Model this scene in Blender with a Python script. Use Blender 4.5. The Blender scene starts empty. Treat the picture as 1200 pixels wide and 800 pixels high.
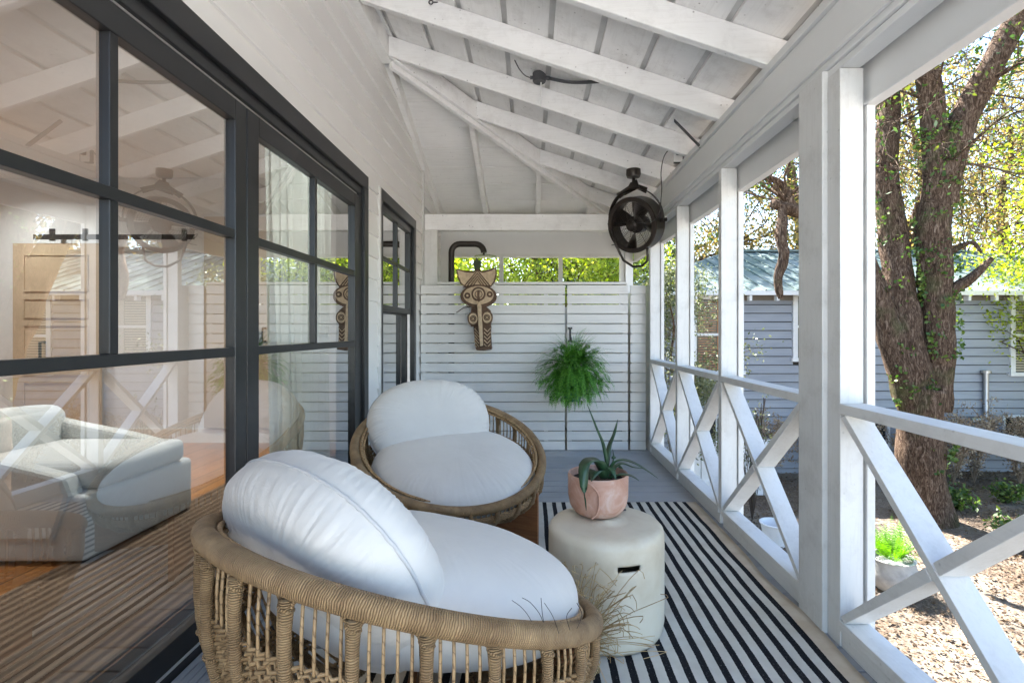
import bpy, math, random
import numpy as np
from mathutils import Vector, Matrix, noise
random.seed(7)
PI = math.pi
R = math.radians
scene = bpy.context.scene
COL = scene.collection

# ------------------------------------------------------------------ materials
def nt(name):
    m = bpy.data.materials.new(name); m.use_nodes = True
    t = m.node_tree
    for n in list(t.nodes): t.nodes.remove(n)
    out = t.nodes.new('ShaderNodeOutputMaterial')
    return m, t, out

def add(t, typ, **kw):
    n = t.nodes.new(typ)
    for k, v in kw.items():
        if k in n.inputs.keys(): n.inputs[k].default_value = v
        else: setattr(n, k, v)
    return n

def ramp(t, fac, stops):
    r = t.nodes.new('ShaderNodeValToRGB')
    el = r.color_ramp.elements
    while len(el) < len(stops): el.new(0.5)
    for e, (p, c) in zip(el, stops):
        e.position = p; e.color = (c[0], c[1], c[2], 1)
    t.links.new(fac, r.inputs[0])
    return r.outputs[0]

def coords(t, scale=(1, 1, 1), rot=(0, 0, 0), kind='Object'):
    tc = t.nodes.new('ShaderNodeTexCoord'); mp = t.nodes.new('ShaderNodeMapping')
    mp.inputs['Scale'].default_value = scale; mp.inputs['Rotation'].default_value = rot
    t.links.new(tc.outputs[kind], mp.inputs[0])
    return mp.outputs[0]

def mixc(t, fac, a, b, mode='MIX'):
    n = t.nodes.new('ShaderNodeMix'); n.data_type = 'RGBA'; n.blend_type = mode
    for sock, v in ((n.inputs[0], fac), (n.inputs[6], a), (n.inputs[7], b)):
        if hasattr(v, 'is_linked'): t.links.new(v, sock)
        elif isinstance(v, (int, float)): sock.default_value = v
        else: sock.default_value = (v[0], v[1], v[2], 1)
    return n.outputs[2]

def noisef(t, vec, scale, detail=4, rough=0.6, dist=0):
    n = add(t, 'ShaderNodeTexNoise', Scale=scale, Detail=detail, Roughness=rough, Distortion=dist)
    t.links.new(vec, n.inputs['Vector'])
    return n.outputs['Fac']

def bsdf(t, out, color, rough=0.5, metal=0, spec=0.5, height=None, bump=0.3, dist=0.002, **kw):
    b = t.nodes.new('ShaderNodeBsdfPrincipled')
    if hasattr(color, 'is_linked'): t.links.new(color, b.inputs['Base Color'])
    else: b.inputs['Base Color'].default_value = (color[0], color[1], color[2], 1)
    if hasattr(rough, 'is_linked'): t.links.new(rough, b.inputs['Roughness'])
    else: b.inputs['Roughness'].default_value = rough
    b.inputs['Metallic'].default_value = metal
    b.inputs['Specular IOR Level'].default_value = spec
    for k, v in kw.items(): b.inputs[k].default_value = v
    if height is not None:
        bp = t.nodes.new('ShaderNodeBump'); bp.inputs['Strength'].default_value = bump; bp.inputs['Distance'].default_value = dist
        t.links.new(height, bp.inputs['Height']); t.links.new(bp.outputs[0], b.inputs['Normal'])
    t.links.new(b.outputs[0], out.inputs[0])
    return b

def m_paint(name, col, var=0.06, rough=0.5, grain=None, speck=0.0, bump=0.25, dirt=0.0):
    """painted wood: soft tone variation, stretched grain relief, knots and small nail specks"""
    m, t, out = nt(name)
    v = coords(t)
    n1 = noisef(t, v, 2.3, 5)
    c = ramp(t, n1, [(0.3, [x*(1-var) for x in col]), (0.7, [min(1, x*(1+var*0.6)) for x in col])])
    g = coords(t, grain or (60, 4, 60))
    n2 = noisef(t, g, 1.0, 6, 0.7, 0.6)
    if speck:
        vo = add(t, 'ShaderNodeTexVoronoi', Scale=20.0); t.links.new(v, vo.inputs['Vector'])
        msk = ramp(t, vo.outputs['Distance'], [(0.0, (1, 1, 1)), (0.13, (0, 0, 0))])
        n3 = noisef(t, v, 4.0, 3)
        msk2 = ramp(t, n3, [(0.46, (0, 0, 0)), (0.56, (1, 1, 1))])
        mm = mixc(t, 1.0, msk, msk2, 'MULTIPLY')
        ms = t.nodes.new('ShaderNodeMath'); ms.operation = 'MULTIPLY'; ms.inputs[1].default_value = speck
        t.links.new(mm, ms.inputs[0])
        c = mixc(t, ms.outputs[0], c, (0.16, 0.14, 0.12))
        gr = ramp(t, n2, [(0.25, (0.86, 0.85, 0.84)), (0.5, (1, 1, 1))])
        c = mixc(t, 0.7, c, gr, 'MULTIPLY')
    if dirt:
        n4 = noisef(t, v, 6.0, 8, 0.75)
        dm = ramp(t, n4, [(0.5, (0, 0, 0)), (0.75, (dirt, dirt, dirt))])
        c = mixc(t, dm, c, (0.30, 0.27, 0.23))
    bsdf(t, out, c, rough, height=n2, bump=bump, dist=0.002)
    return m

def m_plain(name, col, rough=0.5, metal=0, var=0.08, scale=8, bump=0.1, spec=0.5, bscale=None):
    m, t, out = nt(name); v = coords(t)
    n1 = noisef(t, v, scale, 5)
    c = ramp(t, n1, [(0.3, [x*(1-var) for x in col]), (0.7, [min(1, x*(1+var)) for x in col])])
    h = noisef(t, v, bscale, 4) if bscale else n1
    bsdf(t, out, c, rough, metal, spec, height=h, bump=bump)
    return m

M = {}
M['white'] = m_paint('white_paint', (0.70, 0.69, 0.665), speck=0.45, dirt=0.3)
M['white_v'] = m_paint('white_paint_upright', (0.70, 0.69, 0.665), grain=(60, 60, 4), speck=0.45, dirt=0.38)
M['rafter'] = m_paint('rough_sawn_white', (0.86, 0.85, 0.83), grain=(5, 60, 60), speck=1.0, bump=0.7, dirt=0.25)
M['ceil_long'] = m_paint('ceiling_board_white', (0.86, 0.85, 0.83), grain=(45, 3.5, 45), speck=1.0, bump=0.6, dirt=0.3)
M['ceil_cross'] = m_paint('ceiling_board_white_cross', (0.86, 0.85, 0.83), grain=(3.5, 45, 45), speck=0.6, bump=0.4)
M['joint'] = m_plain('grey_joint_backing', (0.62, 0.61, 0.59), 0.9)
M['siding'] = m_paint('siding_paint', (0.82, 0.805, 0.78), var=0.03, grain=(60, 3, 60), bump=0.08)
M['fence'] = m_paint('fence_paint', (0.74, 0.725, 0.70), var=0.05, grain=(3, 50, 50), speck=0.35, bump=0.35)
M['trim'] = m_paint('smooth_white_trim', (0.74, 0.735, 0.72), var=0.03, bump=0.1)
M['deck'] = m_paint('grey_deck_paint', (0.34, 0.36, 0.385), var=0.16, grain=(3, 45, 45), rough=0.5, bump=0.6, dirt=0.3)
M['black'] = m_plain('black_aluminium', (0.018, 0.018, 0.019), 0.35, 0.0, 0.1)
M['bronze'] = m_plain('dark_bronze_metal', (0.040, 0.032, 0.027), 0.36, 0.5, 0.15)
M['wire'] = m_plain('grill_wire', (0.09, 0.075, 0.065), 0.4, 0.8, 0.1)
M['steel'] = m_plain('galvanised_steel', (0.35, 0.35, 0.36), 0.35, 0.9, 0.1)
M['alu'] = m_plain('pale_aluminium', (0.62, 0.62, 0.62), 0.35, 0.6, 0.05)
M['greybox'] = m_plain('grey_plastic_box', (0.07, 0.07, 0.075), 0.5)
M['iwall'] = m_plain('interior_wall_paint', (0.70, 0.71, 0.72), 0.7, var=0.02)
M['iceil'] = m_plain('interior_ceiling_paint', (0.78, 0.82, 0.86), 0.8, var=0.02)
M['iwhite'] = m_plain('interior_white_trim', (0.78, 0.77, 0.74), 0.5, var=0.02)
M['tan'] = m_paint('tan_wood_door', (0.50, 0.39, 0.27), var=0.15, grain=(50, 50, 3))
M['terracottaish'] = None

def m_fabric(name, col, weave=900, bump=0.35, stripes=None, var=0.04):
    m, t, out = nt(name); v = coords(t)
    n1 = noisef(t, v, 5, 4)
    c = ramp(t, n1, [(0.3, [x*(1-var) for x in col]), (0.7, [min(1, x*(1+var)) for x in col])])
    big = noisef(t, v, 26, 3, 0.5, 0.8)
    fine = noisef(t, v, weave, 2)
    mx = t.nodes.new('ShaderNodeMath'); mx.operation = 'MULTIPLY_ADD'; mx.inputs[1].default_value = 0.035
    t.links.new(fine, mx.inputs[0]); t.links.new(big, mx.inputs[2])
    bsdf(t, out, c, 0.9, 0, 0.15, height=mx.outputs[0], bump=bump, dist=0.004, **{'Sheen Weight': 0.25})
    return m
M['cushion'] = m_fabric('white_canvas', (0.64, 0.61, 0.565))
M['piping'] = m_fabric('white_canvas_piping', (0.52, 0.51, 0.50))
M['slip'] = m_fabric('linen_slipcover', (0.56, 0.56, 0.54), 700)

def m_rug():
    m, t, out = nt('striped_cotton_rug')
    v = coords(t)
    wob = noisef(t, v, 2.6, 2)
    sx = t.nodes.new('ShaderNodeSeparateXYZ'); t.links.new(v, sx.inputs[0])
    def M_(op, a, b=None, c=None):
        n = t.nodes.new('ShaderNodeMath'); n.operation = op
        for i, q in enumerate((a, b, c)):
            if q is None: continue
            if hasattr(q, 'is_linked'): t.links.new(q, n.inputs[i])
            else: n.inputs[i].default_value = q
        return n.outputs[0]
    w = M_('MULTIPLY_ADD', wob, 0.014, -0.007)
    fine = noisef(t, v, 160, 2)
    w2 = M_('MULTIPLY_ADD', fine, 0.004, -0.002)
    x = M_('ADD', M_('ADD', sx.outputs[0], w), w2)
    d = M_('SUBTRACT', 1.085, x)                       # distance from the outermost black stripe
    ph = M_('MODULO', M_('ADD', d, 6.5), 0.065)
    blk = M_('LESS_THAN', ph, 0.0275)
    inside = M_('GREATER_THAN', d, 0.0)
    s = M_('MULTIPLY', blk, inside)
    n2 = noisef(t, v, 9, 5)
    cream = ramp(t, n2, [(0.3, (0.54, 0.51, 0.45)), (0.7, (0.66, 0.64, 0.58))])
    bord = ramp(t, n2, [(0.35, (0.56, 0.47, 0.36)), (0.7, (0.68, 0.60, 0.49))])
    lint = ramp(t, noisef(t, v, 120, 3), [(0.60, (0.016, 0.016, 0.019)), (0.72, (0.10, 0.10, 0.10))])
    c = mixc(t, inside, bord, cream)
    c = mixc(t, s, c, lint)
    wv = add(t, 'ShaderNodeTexWave', Scale=55.0, Distortion=1.5); wv.bands_direction = 'Y'
    t.links.new(v, wv.inputs['Vector'])
    bsdf(t, out, c, 0.95, 0, 0.1, height=wv.outputs['Fac'], bump=0.5, dist=0.002)
    return m
M['rug'] = m_rug()

def m_mat():
    m, t, out = nt('brown_ribbed_mat'); v = coords(t)
    wv = add(t, 'ShaderNodeTexWave', Scale=7.0, Distortion=1.2); wv.bands_direction = 'X'
    wv.inputs['Detail Scale'].default_value = 0.6
    t.links.new(v, wv.inputs['Vector'])
    c = ramp(t, wv.outputs['Fac'], [(0.3, (0.09, 0.055, 0.033)), (0.8, (0.22, 0.15, 0.10))])
    bsdf(t, out, c, 0.9, height=wv.outputs['Fac'], bump=0.5, dist=0.006)
    return m
M['mat'] = m_mat()

def m_wood(name, c1, c2, grain=(40, 2, 40), plank=None, rough=0.35, bump=0.15):
    m, t, out = nt(name)
    v = coords(t, grain)
    n = noisef(t, v, 1.0, 7, 0.65, 1.5)
    c = ramp(t, n, [(0.28, c1), (0.72, c2)])
    if plank:
        w = coords(t)
        br = add(t, 'ShaderNodeTexBrick', Scale=1.0); br.inputs['Mortar Size'].default_value = 0.004
        br.inputs['Brick Width'].default_value = 3.0; br.inputs['Row Height'].default_value = plank
        br.inputs['Color1'].default_value = (0.78, 0.78, 0.78, 1); br.inputs['Color2'].default_value = (1.1, 1.05, 1, 1)
        br.inputs['Mortar'].default_value = (0.08, 0.05, 0.03, 1)
        mp = t.nodes.new('ShaderNodeMapping'); mp.inputs['Rotation'].default_value = (0, 0, R(90))
        t.links.new(w, mp.inputs[0]); t.links.new(mp.outputs[0], br.inputs['Vector'])
        c = mixc(t, 1.0, c, br.outputs['Color'], 'MULTIPLY')
        kn = noisef(t, coords(t, (9, 1.4, 9)), 1.0, 6, 0.7, 2.5)
        km = ramp(t, kn, [(0.66, (0, 0, 0)), (0.70, (1, 1, 1))])
        c = mixc(t, km, c, (0.07, 0.03, 0.012))
    bsdf(t, out, c, rough, height=n, bump=bump)
    return m
M['pine'] = m_wood('heart_pine_floor', (0.28, 0.105, 0.03), (0.56, 0.26, 0.085), (22, 1.6, 22), 0.18, 0.28)
M['plinth'] = m_wood('brown_oiled_wood', (0.17, 0.065, 0.022), (0.36, 0.155, 0.06), (5, 5, 40), None, 0.4)
M['box'] = m_plain('dark_socket', (0.03, 0.03, 0.03), 0.5)

def m_wrap(name, c1, c2, freq=300.0, bump=0.9, dist=0.0018):
    """cane wound round a core: turns run across the tube (UV y is metres along it)"""
    m, t, out = nt(name)
    uv = t.nodes.new('ShaderNodeUVMap'); sp = t.nodes.new('ShaderNodeSeparateXYZ'); t.links.new(uv.outputs[0], sp.inputs[0])
    v = coords(t)
    wob = noisef(t, v, 40, 2)
    def M_(op, a, b=None, c=None):
        n = t.nodes.new('ShaderNodeMath'); n.operation = op
        for i, q in enumerate((a, b, c)):
            if q is None: continue
            if hasattr(q, 'is_linked'): t.links.new(q, n.inputs[i])
            else: n.inputs[i].default_value = q
        return n.outputs[0]
    ph = M_('MULTIPLY_ADD', sp.outputs[1], freq*2*PI/2, M_('MULTIPLY_ADD', sp.outputs[0], 2.0, M_('MULTIPLY', wob, 6.0)))
    h = M_('ABSOLUTE', M_('SINE', ph))
    n1 = noisef(t, v, 18, 4)
    c = ramp(t, n1, [(0.3, c1), (0.7, c2)])
    dk = ramp(t, h, [(0.0, (0.25, 0.20, 0.15)), (0.45, (1, 1, 1))])
    c = mixc(t, 0.85, c, dk, 'MULTIPLY')
    bsdf(t, out, c, 0.5, 0, 0.4, height=h, bump=bump, dist=dist)
    return m
M['wrap'] = m_wrap('wound_cane', (0.22, 0.13, 0.06), (0.44, 0.285, 0.14), 210, 1.0, 0.003)
M['cane'] = m_wrap('bare_cane', (0.26, 0.155, 0.07), (0.46, 0.30, 0.15), 40, 0.2)

def m_ceramic():
    m, t, out = nt('cream_glazed_ceramic'); v = coords(t)
    sp = t.nodes.new('ShaderNodeSeparateXYZ'); t.links.new(v, sp.inputs[0])
    n = noisef(t, v, 4, 6, 0.6)
    c = ramp(t, n, [(0.25, (0.52, 0.43, 0.30)), (0.5, (0.66, 0.595, 0.47)), (0.75, (0.72, 0.67, 0.56))])
    n2 = noisef(t, v, 60, 3)
    bsdf(t, out, c, 0.42, 0, 0.5, height=n2, bump=0.12)
    return m
M['ceramic'] = m_ceramic()
def m_terra():
    m, t, out = nt('weathered_terracotta'); v = coords(t)
    n = noisef(t, v, 9, 7, 0.65, 1.0)
    c = ramp(t, n, [(0.30, (0.40, 0.19, 0.12)), (0.52, (0.52, 0.31, 0.23)), (0.72, (0.62, 0.48, 0.42))])
    bsdf(t, out, c, 0.75, height=n, bump=0.2)
    return m
M['terra'] = m_terra()
M['soil'] = m_plain('potting_soil', (0.045, 0.03, 0.02), 0.95, var=0.5, scale=60, bump=1.0)
M['teal'] = m_plain('teal_glazed_pot', (0.05, 0.16, 0.19), 0.15, var=0.3, scale=12)
M['concrete'] = m_plain('grey_stone_pot', (0.36, 0.35, 0.33), 0.85, var=0.2, scale=12, bump=0.3)

def m_leaf(name, cols, trans=0.35, rough=0.5, spec=0.4):
    m, t, out = nt(name)
    g = t.nodes.new('ShaderNodeNewGeometry')
    stops = [(i/(len(cols)-1), c) for i, c in enumerate(cols)]
    c = ramp(t, g.outputs['Random Per Island'], stops)
    n1 = noisef(t, coords(t), 0.8, 3)
    sh = ramp(t, n1, [(0.35, (0.72, 0.75, 0.72)), (0.65, (1.15, 1.12, 1.0))])
    c = mixc(t, 1.0, c, sh, 'MULTIPLY')
    b = bsdf(t, out, c, rough, 0, spec)
    tr = t.nodes.new('ShaderNodeBsdfTranslucent')
    hs = t.nodes.new('ShaderNodeHueSaturation'); hs.inputs['Value'].default_value = 1.5; hs.inputs['Saturation'].default_value = 1.15
    t.links.new(c, hs.inputs['Color']); t.links.new(hs.outputs[0], tr.inputs[0])
    mx = t.nodes.new('ShaderNodeMixShader'); mx.inputs[0].default_value = trans
    t.links.new(b.outputs[0], mx.inputs[1]); t.links.new(tr.outputs[0], mx.inputs[2]); t.links.new(mx.outputs[0], out.inputs[0])
    return m
M['fern'] = m_leaf('fern_leaflets', [(0.035, 0.12, 0.02), (0.09, 0.27, 0.04), (0.19, 0.44, 0.08)], 0.3)
M['fern2'] = m_leaf('bright_fern', [(0.10, 0.24, 0.03), (0.20, 0.40, 0.05)], 0.4)
M['aloe'] = m_plain('succulent_skin', (0.030, 0.075, 0.035), 0.35, var=0.4, scale=14, spec=0.5)
M['oakleaf'] = m_leaf('oak_leaves', [(0.025, 0.055, 0.015), (0.06, 0.10, 0.025), (0.13, 0.15, 0.03)], 0.4)
M['yleaf'] = m_leaf('yellowing_leaves', [(0.08, 0.10, 0.03), (0.24, 0.19, 0.07), (0.40, 0.28, 0.12)], 0.5)
M['lime'] = m_leaf('lime_spring_leaves', [(0.14, 0.20, 0.03), (0.30, 0.38, 0.05), (0.46, 0.48, 0.10)], 0.45)
M['shrub'] = m_leaf('shrub_leaves', [(0.05, 0.07, 0.03), (0.13, 0.15, 0.07), (0.24, 0.24, 0.14)], 0.3)
M['ivy'] = m_leaf('ivy_leaves', [(0.03, 0.07, 0.015), (0.07, 0.13, 0.025), (0.17, 0.22, 0.05)], 0.3)
M['dry'] = m_leaf('dry_brown_stems', [(0.16, 0.11, 0.075), (0.30, 0.22, 0.16), (0.46, 0.37, 0.28)], 0.2)
M['litterleaf'] = m_leaf('fallen_leaves', [(0.05, 0.028, 0.016), (0.11, 0.068, 0.04), (0.22, 0.15, 0.095)], 0.1)
M['moss'] = m_leaf('hanging_moss', [(0.16, 0.15, 0.12), (0.30, 0.28, 0.22)], 0.3)
M['straw'] = m_leaf('dry_straw', [(0.30, 0.20, 0.10), (0.46, 0.33, 0.18), (0.60, 0.46, 0.28)], 0.2)
M['twig'] = m_plain('dark_twig', (0.05, 0.035, 0.025), 0.8)

def m_bark():
    m, t, out = nt('oak_bark'); v = coords(t, (8, 8, 2.2))
    n = noisef(t, v, 4.0, 8, 0.72, 1.2)
    n2 = noisef(t, coords(t), 1.1, 4)
    c = ramp(t, n, [(0.34, (0.018, 0.011, 0.007)), (0.5, (0.085, 0.052, 0.033)), (0.66, (0.25, 0.18, 0.13))])
    g = ramp(t, n2, [(0.55, (0, 0, 0)), (0.66, (0.6, 0.6, 0.6))])
    c = mixc(t, g, c, (0.07, 0.085, 0.03))
    bsdf(t, out, c, 0.95, 0, 0.15, height=n, bump=1.0, dist=0.035)
    return m
M['bark'] = m_bark()

def m_ground():
    m, t, out = nt('leaf_littered_soil'); v = coords(t)
    n = noisef(t, v, 0.7, 6, 0.6)
    f = noisef(t, v, 26, 6, 0.75, 1.0)
    a = ramp(t, f, [(0.30, (0.05, 0.034, 0.024)), (0.5, (0.13, 0.095, 0.068)), (0.7, (0.28, 0.22, 0.165))])
    b = ramp(t, f, [(0.30, (0.12, 0.095, 0.07)), (0.7, (0.32, 0.27, 0.215))])
    k = ramp(t, n, [(0.42, (0, 0, 0)), (0.58, (1, 1, 1))])
    c = mixc(t, k, a, b)
    bsdf(t, out, c, 0.95, 0, 0.1, height=f, bump=0.9, dist=0.03)
    return m
M['ground'] = m_ground()

def m_housewall():
    m, t, out = nt('blue_grey_clapboard'); v = coords(t)
    n = noisef(t, coords(t, (1.2, 12, 12)), 1.0, 5)
    c = ramp(t, n, [(0.3, (0.235, 0.255, 0.29)), (0.7, (0.30, 0.32, 0.36))])
    st = t.nodes.new('ShaderNodeVectorMath'); st.operation = 'DISTANCE'; st.inputs[1].default_value = (8.55, 10.0, -0.05)
    t.links.new(v, st.inputs[0])
    n2 = noisef(t, v, 3.5, 5)
    sub = t.nodes.new('ShaderNodeMath'); sub.operation = 'MULTIPLY_ADD'; sub.inputs[1].default_value = 0.7
    t.links.new(n2, sub.inputs[0]); t.links.new(st.outputs['Value'], sub.inputs[2])
    k = ramp(t, sub.outputs[0], [(0.45, (0.75, 0.75, 0.75)), (0.95, (0, 0, 0))])
    c = mixc(t, k, c, (0.17, 0.21, 0.10))
    bsdf(t, out, c, 0.7, height=n, bump=0.15)
    return m
M['hwall'] = m_housewall()
def m_metalroof():
    m, t, out = nt('weathered_metal_roof'); v = coords(t)
    n = noisef(t, v, 0.55, 5, 0.6)
    f = noisef(t, v, 7, 6, 0.7)
    c = ramp(t, n, [(0.35, (0.09, 0.135, 0.115)), (0.55, (0.16, 0.20, 0.19)), (0.75, (0.24, 0.27, 0.28))])
    d = ramp(t, f, [(0.58, (0, 0, 0)), (0.72, (0.8, 0.8, 0.8))])
    c = mixc(t, d, c, (0.13, 0.085, 0.05))
    bsdf(t, out, c, 0.7, 0.0, 0.3, height=f, bump=0.1)
    return m
M['mroof'] = m_metalroof()

M['hwhite'] = m_plain('white_house_trim', (0.68, 0.68, 0.68), 0.6, var=0.05)
M['soffit'] = m_plain('brown_grey_frieze', (0.17, 0.15, 0.13), 0.8, var=0.1)
M['hglass'] = m_plain('dark_window_glass', (0.03, 0.035, 0.035), 0.08, var=0.2, scale=1.5)
M['blind'] = m_plain('window_blind', (0.42, 0.38, 0.31), 0.7)
M['gap_and_shade'] = m_plain('dark_joint_and_shade', (0.03, 0.028, 0.025), 0.9)  # also paints the shadow under the clapboard laps and the door step

def m_glass(name='window_glass', k=4.2, tint=(0.95, 0.97, 0.96)):
    m, t, out = nt(name)
    fr = t.nodes.new('ShaderNodeFresnel'); fr.inputs[0].default_value = 1.5
    ml = t.nodes.new('ShaderNodeMath'); ml.operation = 'MULTIPLY_ADD'; ml.inputs[1].default_value = k; ml.inputs[2].default_value = 0.15; ml.use_clamp = True
    t.links.new(fr.outputs[0], ml.inputs[0])
    ge = t.nodes.new('ShaderNodeNewGeometry'); inv = t.nodes.new('ShaderNodeMath'); inv.operation = 'SUBTRACT'; inv.inputs[0].default_value = 1.0; t.links.new(ge.outputs['Backfacing'], inv.inputs[1])
    mb_ = t.nodes.new('ShaderNodeMath'); mb_.operation = 'MULTIPLY'; t.links.new(ml.outputs[0], mb_.inputs[0]); t.links.new(inv.outputs[0], mb_.inputs[1])
    tr = t.nodes.new('ShaderNodeBsdfTransparent'); tr.inputs[0].default_value = (*tint, 1)
    gl = t.nodes.new('ShaderNodeBsdfGlossy'); gl.inputs['Roughness'].default_value = 0.0
    mx = t.nodes.new('ShaderNodeMixShader')
    t.links.new(mb_.outputs[0], mx.inputs[0]); t.links.new(tr.outputs[0], mx.inputs[1]); t.links.new(gl.outputs[0], mx.inputs[2])
    t.links.new(mx.outputs[0], out.inputs[0])
    return m
M['glass'] = m_glass()
M['clear'] = m_glass('clear_plastic', 1.2, (0.93, 0.95, 0.95))

def m_sheer():
    m, t, out = nt('sheer_curtain')
    d = t.nodes.new('ShaderNodeBsdfDiffuse'); d.inputs[0].default_value = (0.80, 0.84, 0.80, 1)
    tl = t.nodes.new('ShaderNodeBsdfTranslucent'); tl.inputs[0].default_value = (0.80, 0.86, 0.80, 1)
    tp = t.nodes.new('ShaderNodeBsdfTransparent')
    a = t.nodes.new('ShaderNodeMixShader'); a.inputs[0].default_value = 0.45
    t.links.new(d.outputs[0], a.inputs[1]); t.links.new(tl.outputs[0], a.inputs[2])
    b = t.nodes.new('ShaderNodeMixShader'); b.inputs[0].default_value = 0.12
    t.links.new(a.outputs[0], b.inputs[1]); t.links.new(tp.outputs[0], b.inputs[2]); t.links.new(b.outputs[0], out.inputs[0])
    return m
M['sheer'] = m_sheer()
def m_emit(name, col, s):
    m, t, out = nt(name); e = t.nodes.new('ShaderNodeEmission'); e.inputs[0].default_value = (*col, 1); e.inputs[1].default_value = s
    t.links.new(e.outputs[0], out.inputs[0]); return m
M['lamp'] = m_emit('lit_downlight', (1, 0.86, 0.68), 3)
M['mcream'] = m_plain('chalky_cream_carving', (0.54, 0.41, 0.27), 0.85, var=0.25, scale=30, bump=0.4)
M['mbrown'] = m_plain('dark_brown_carving', (0.10, 0.055, 0.03), 0.7, var=0.35, scale=30, bump=0.4)
M['mgreen'] = m_plain('dull_green_carving', (0.05, 0.065, 0.035), 0.8, var=0.3, scale=30)

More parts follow.
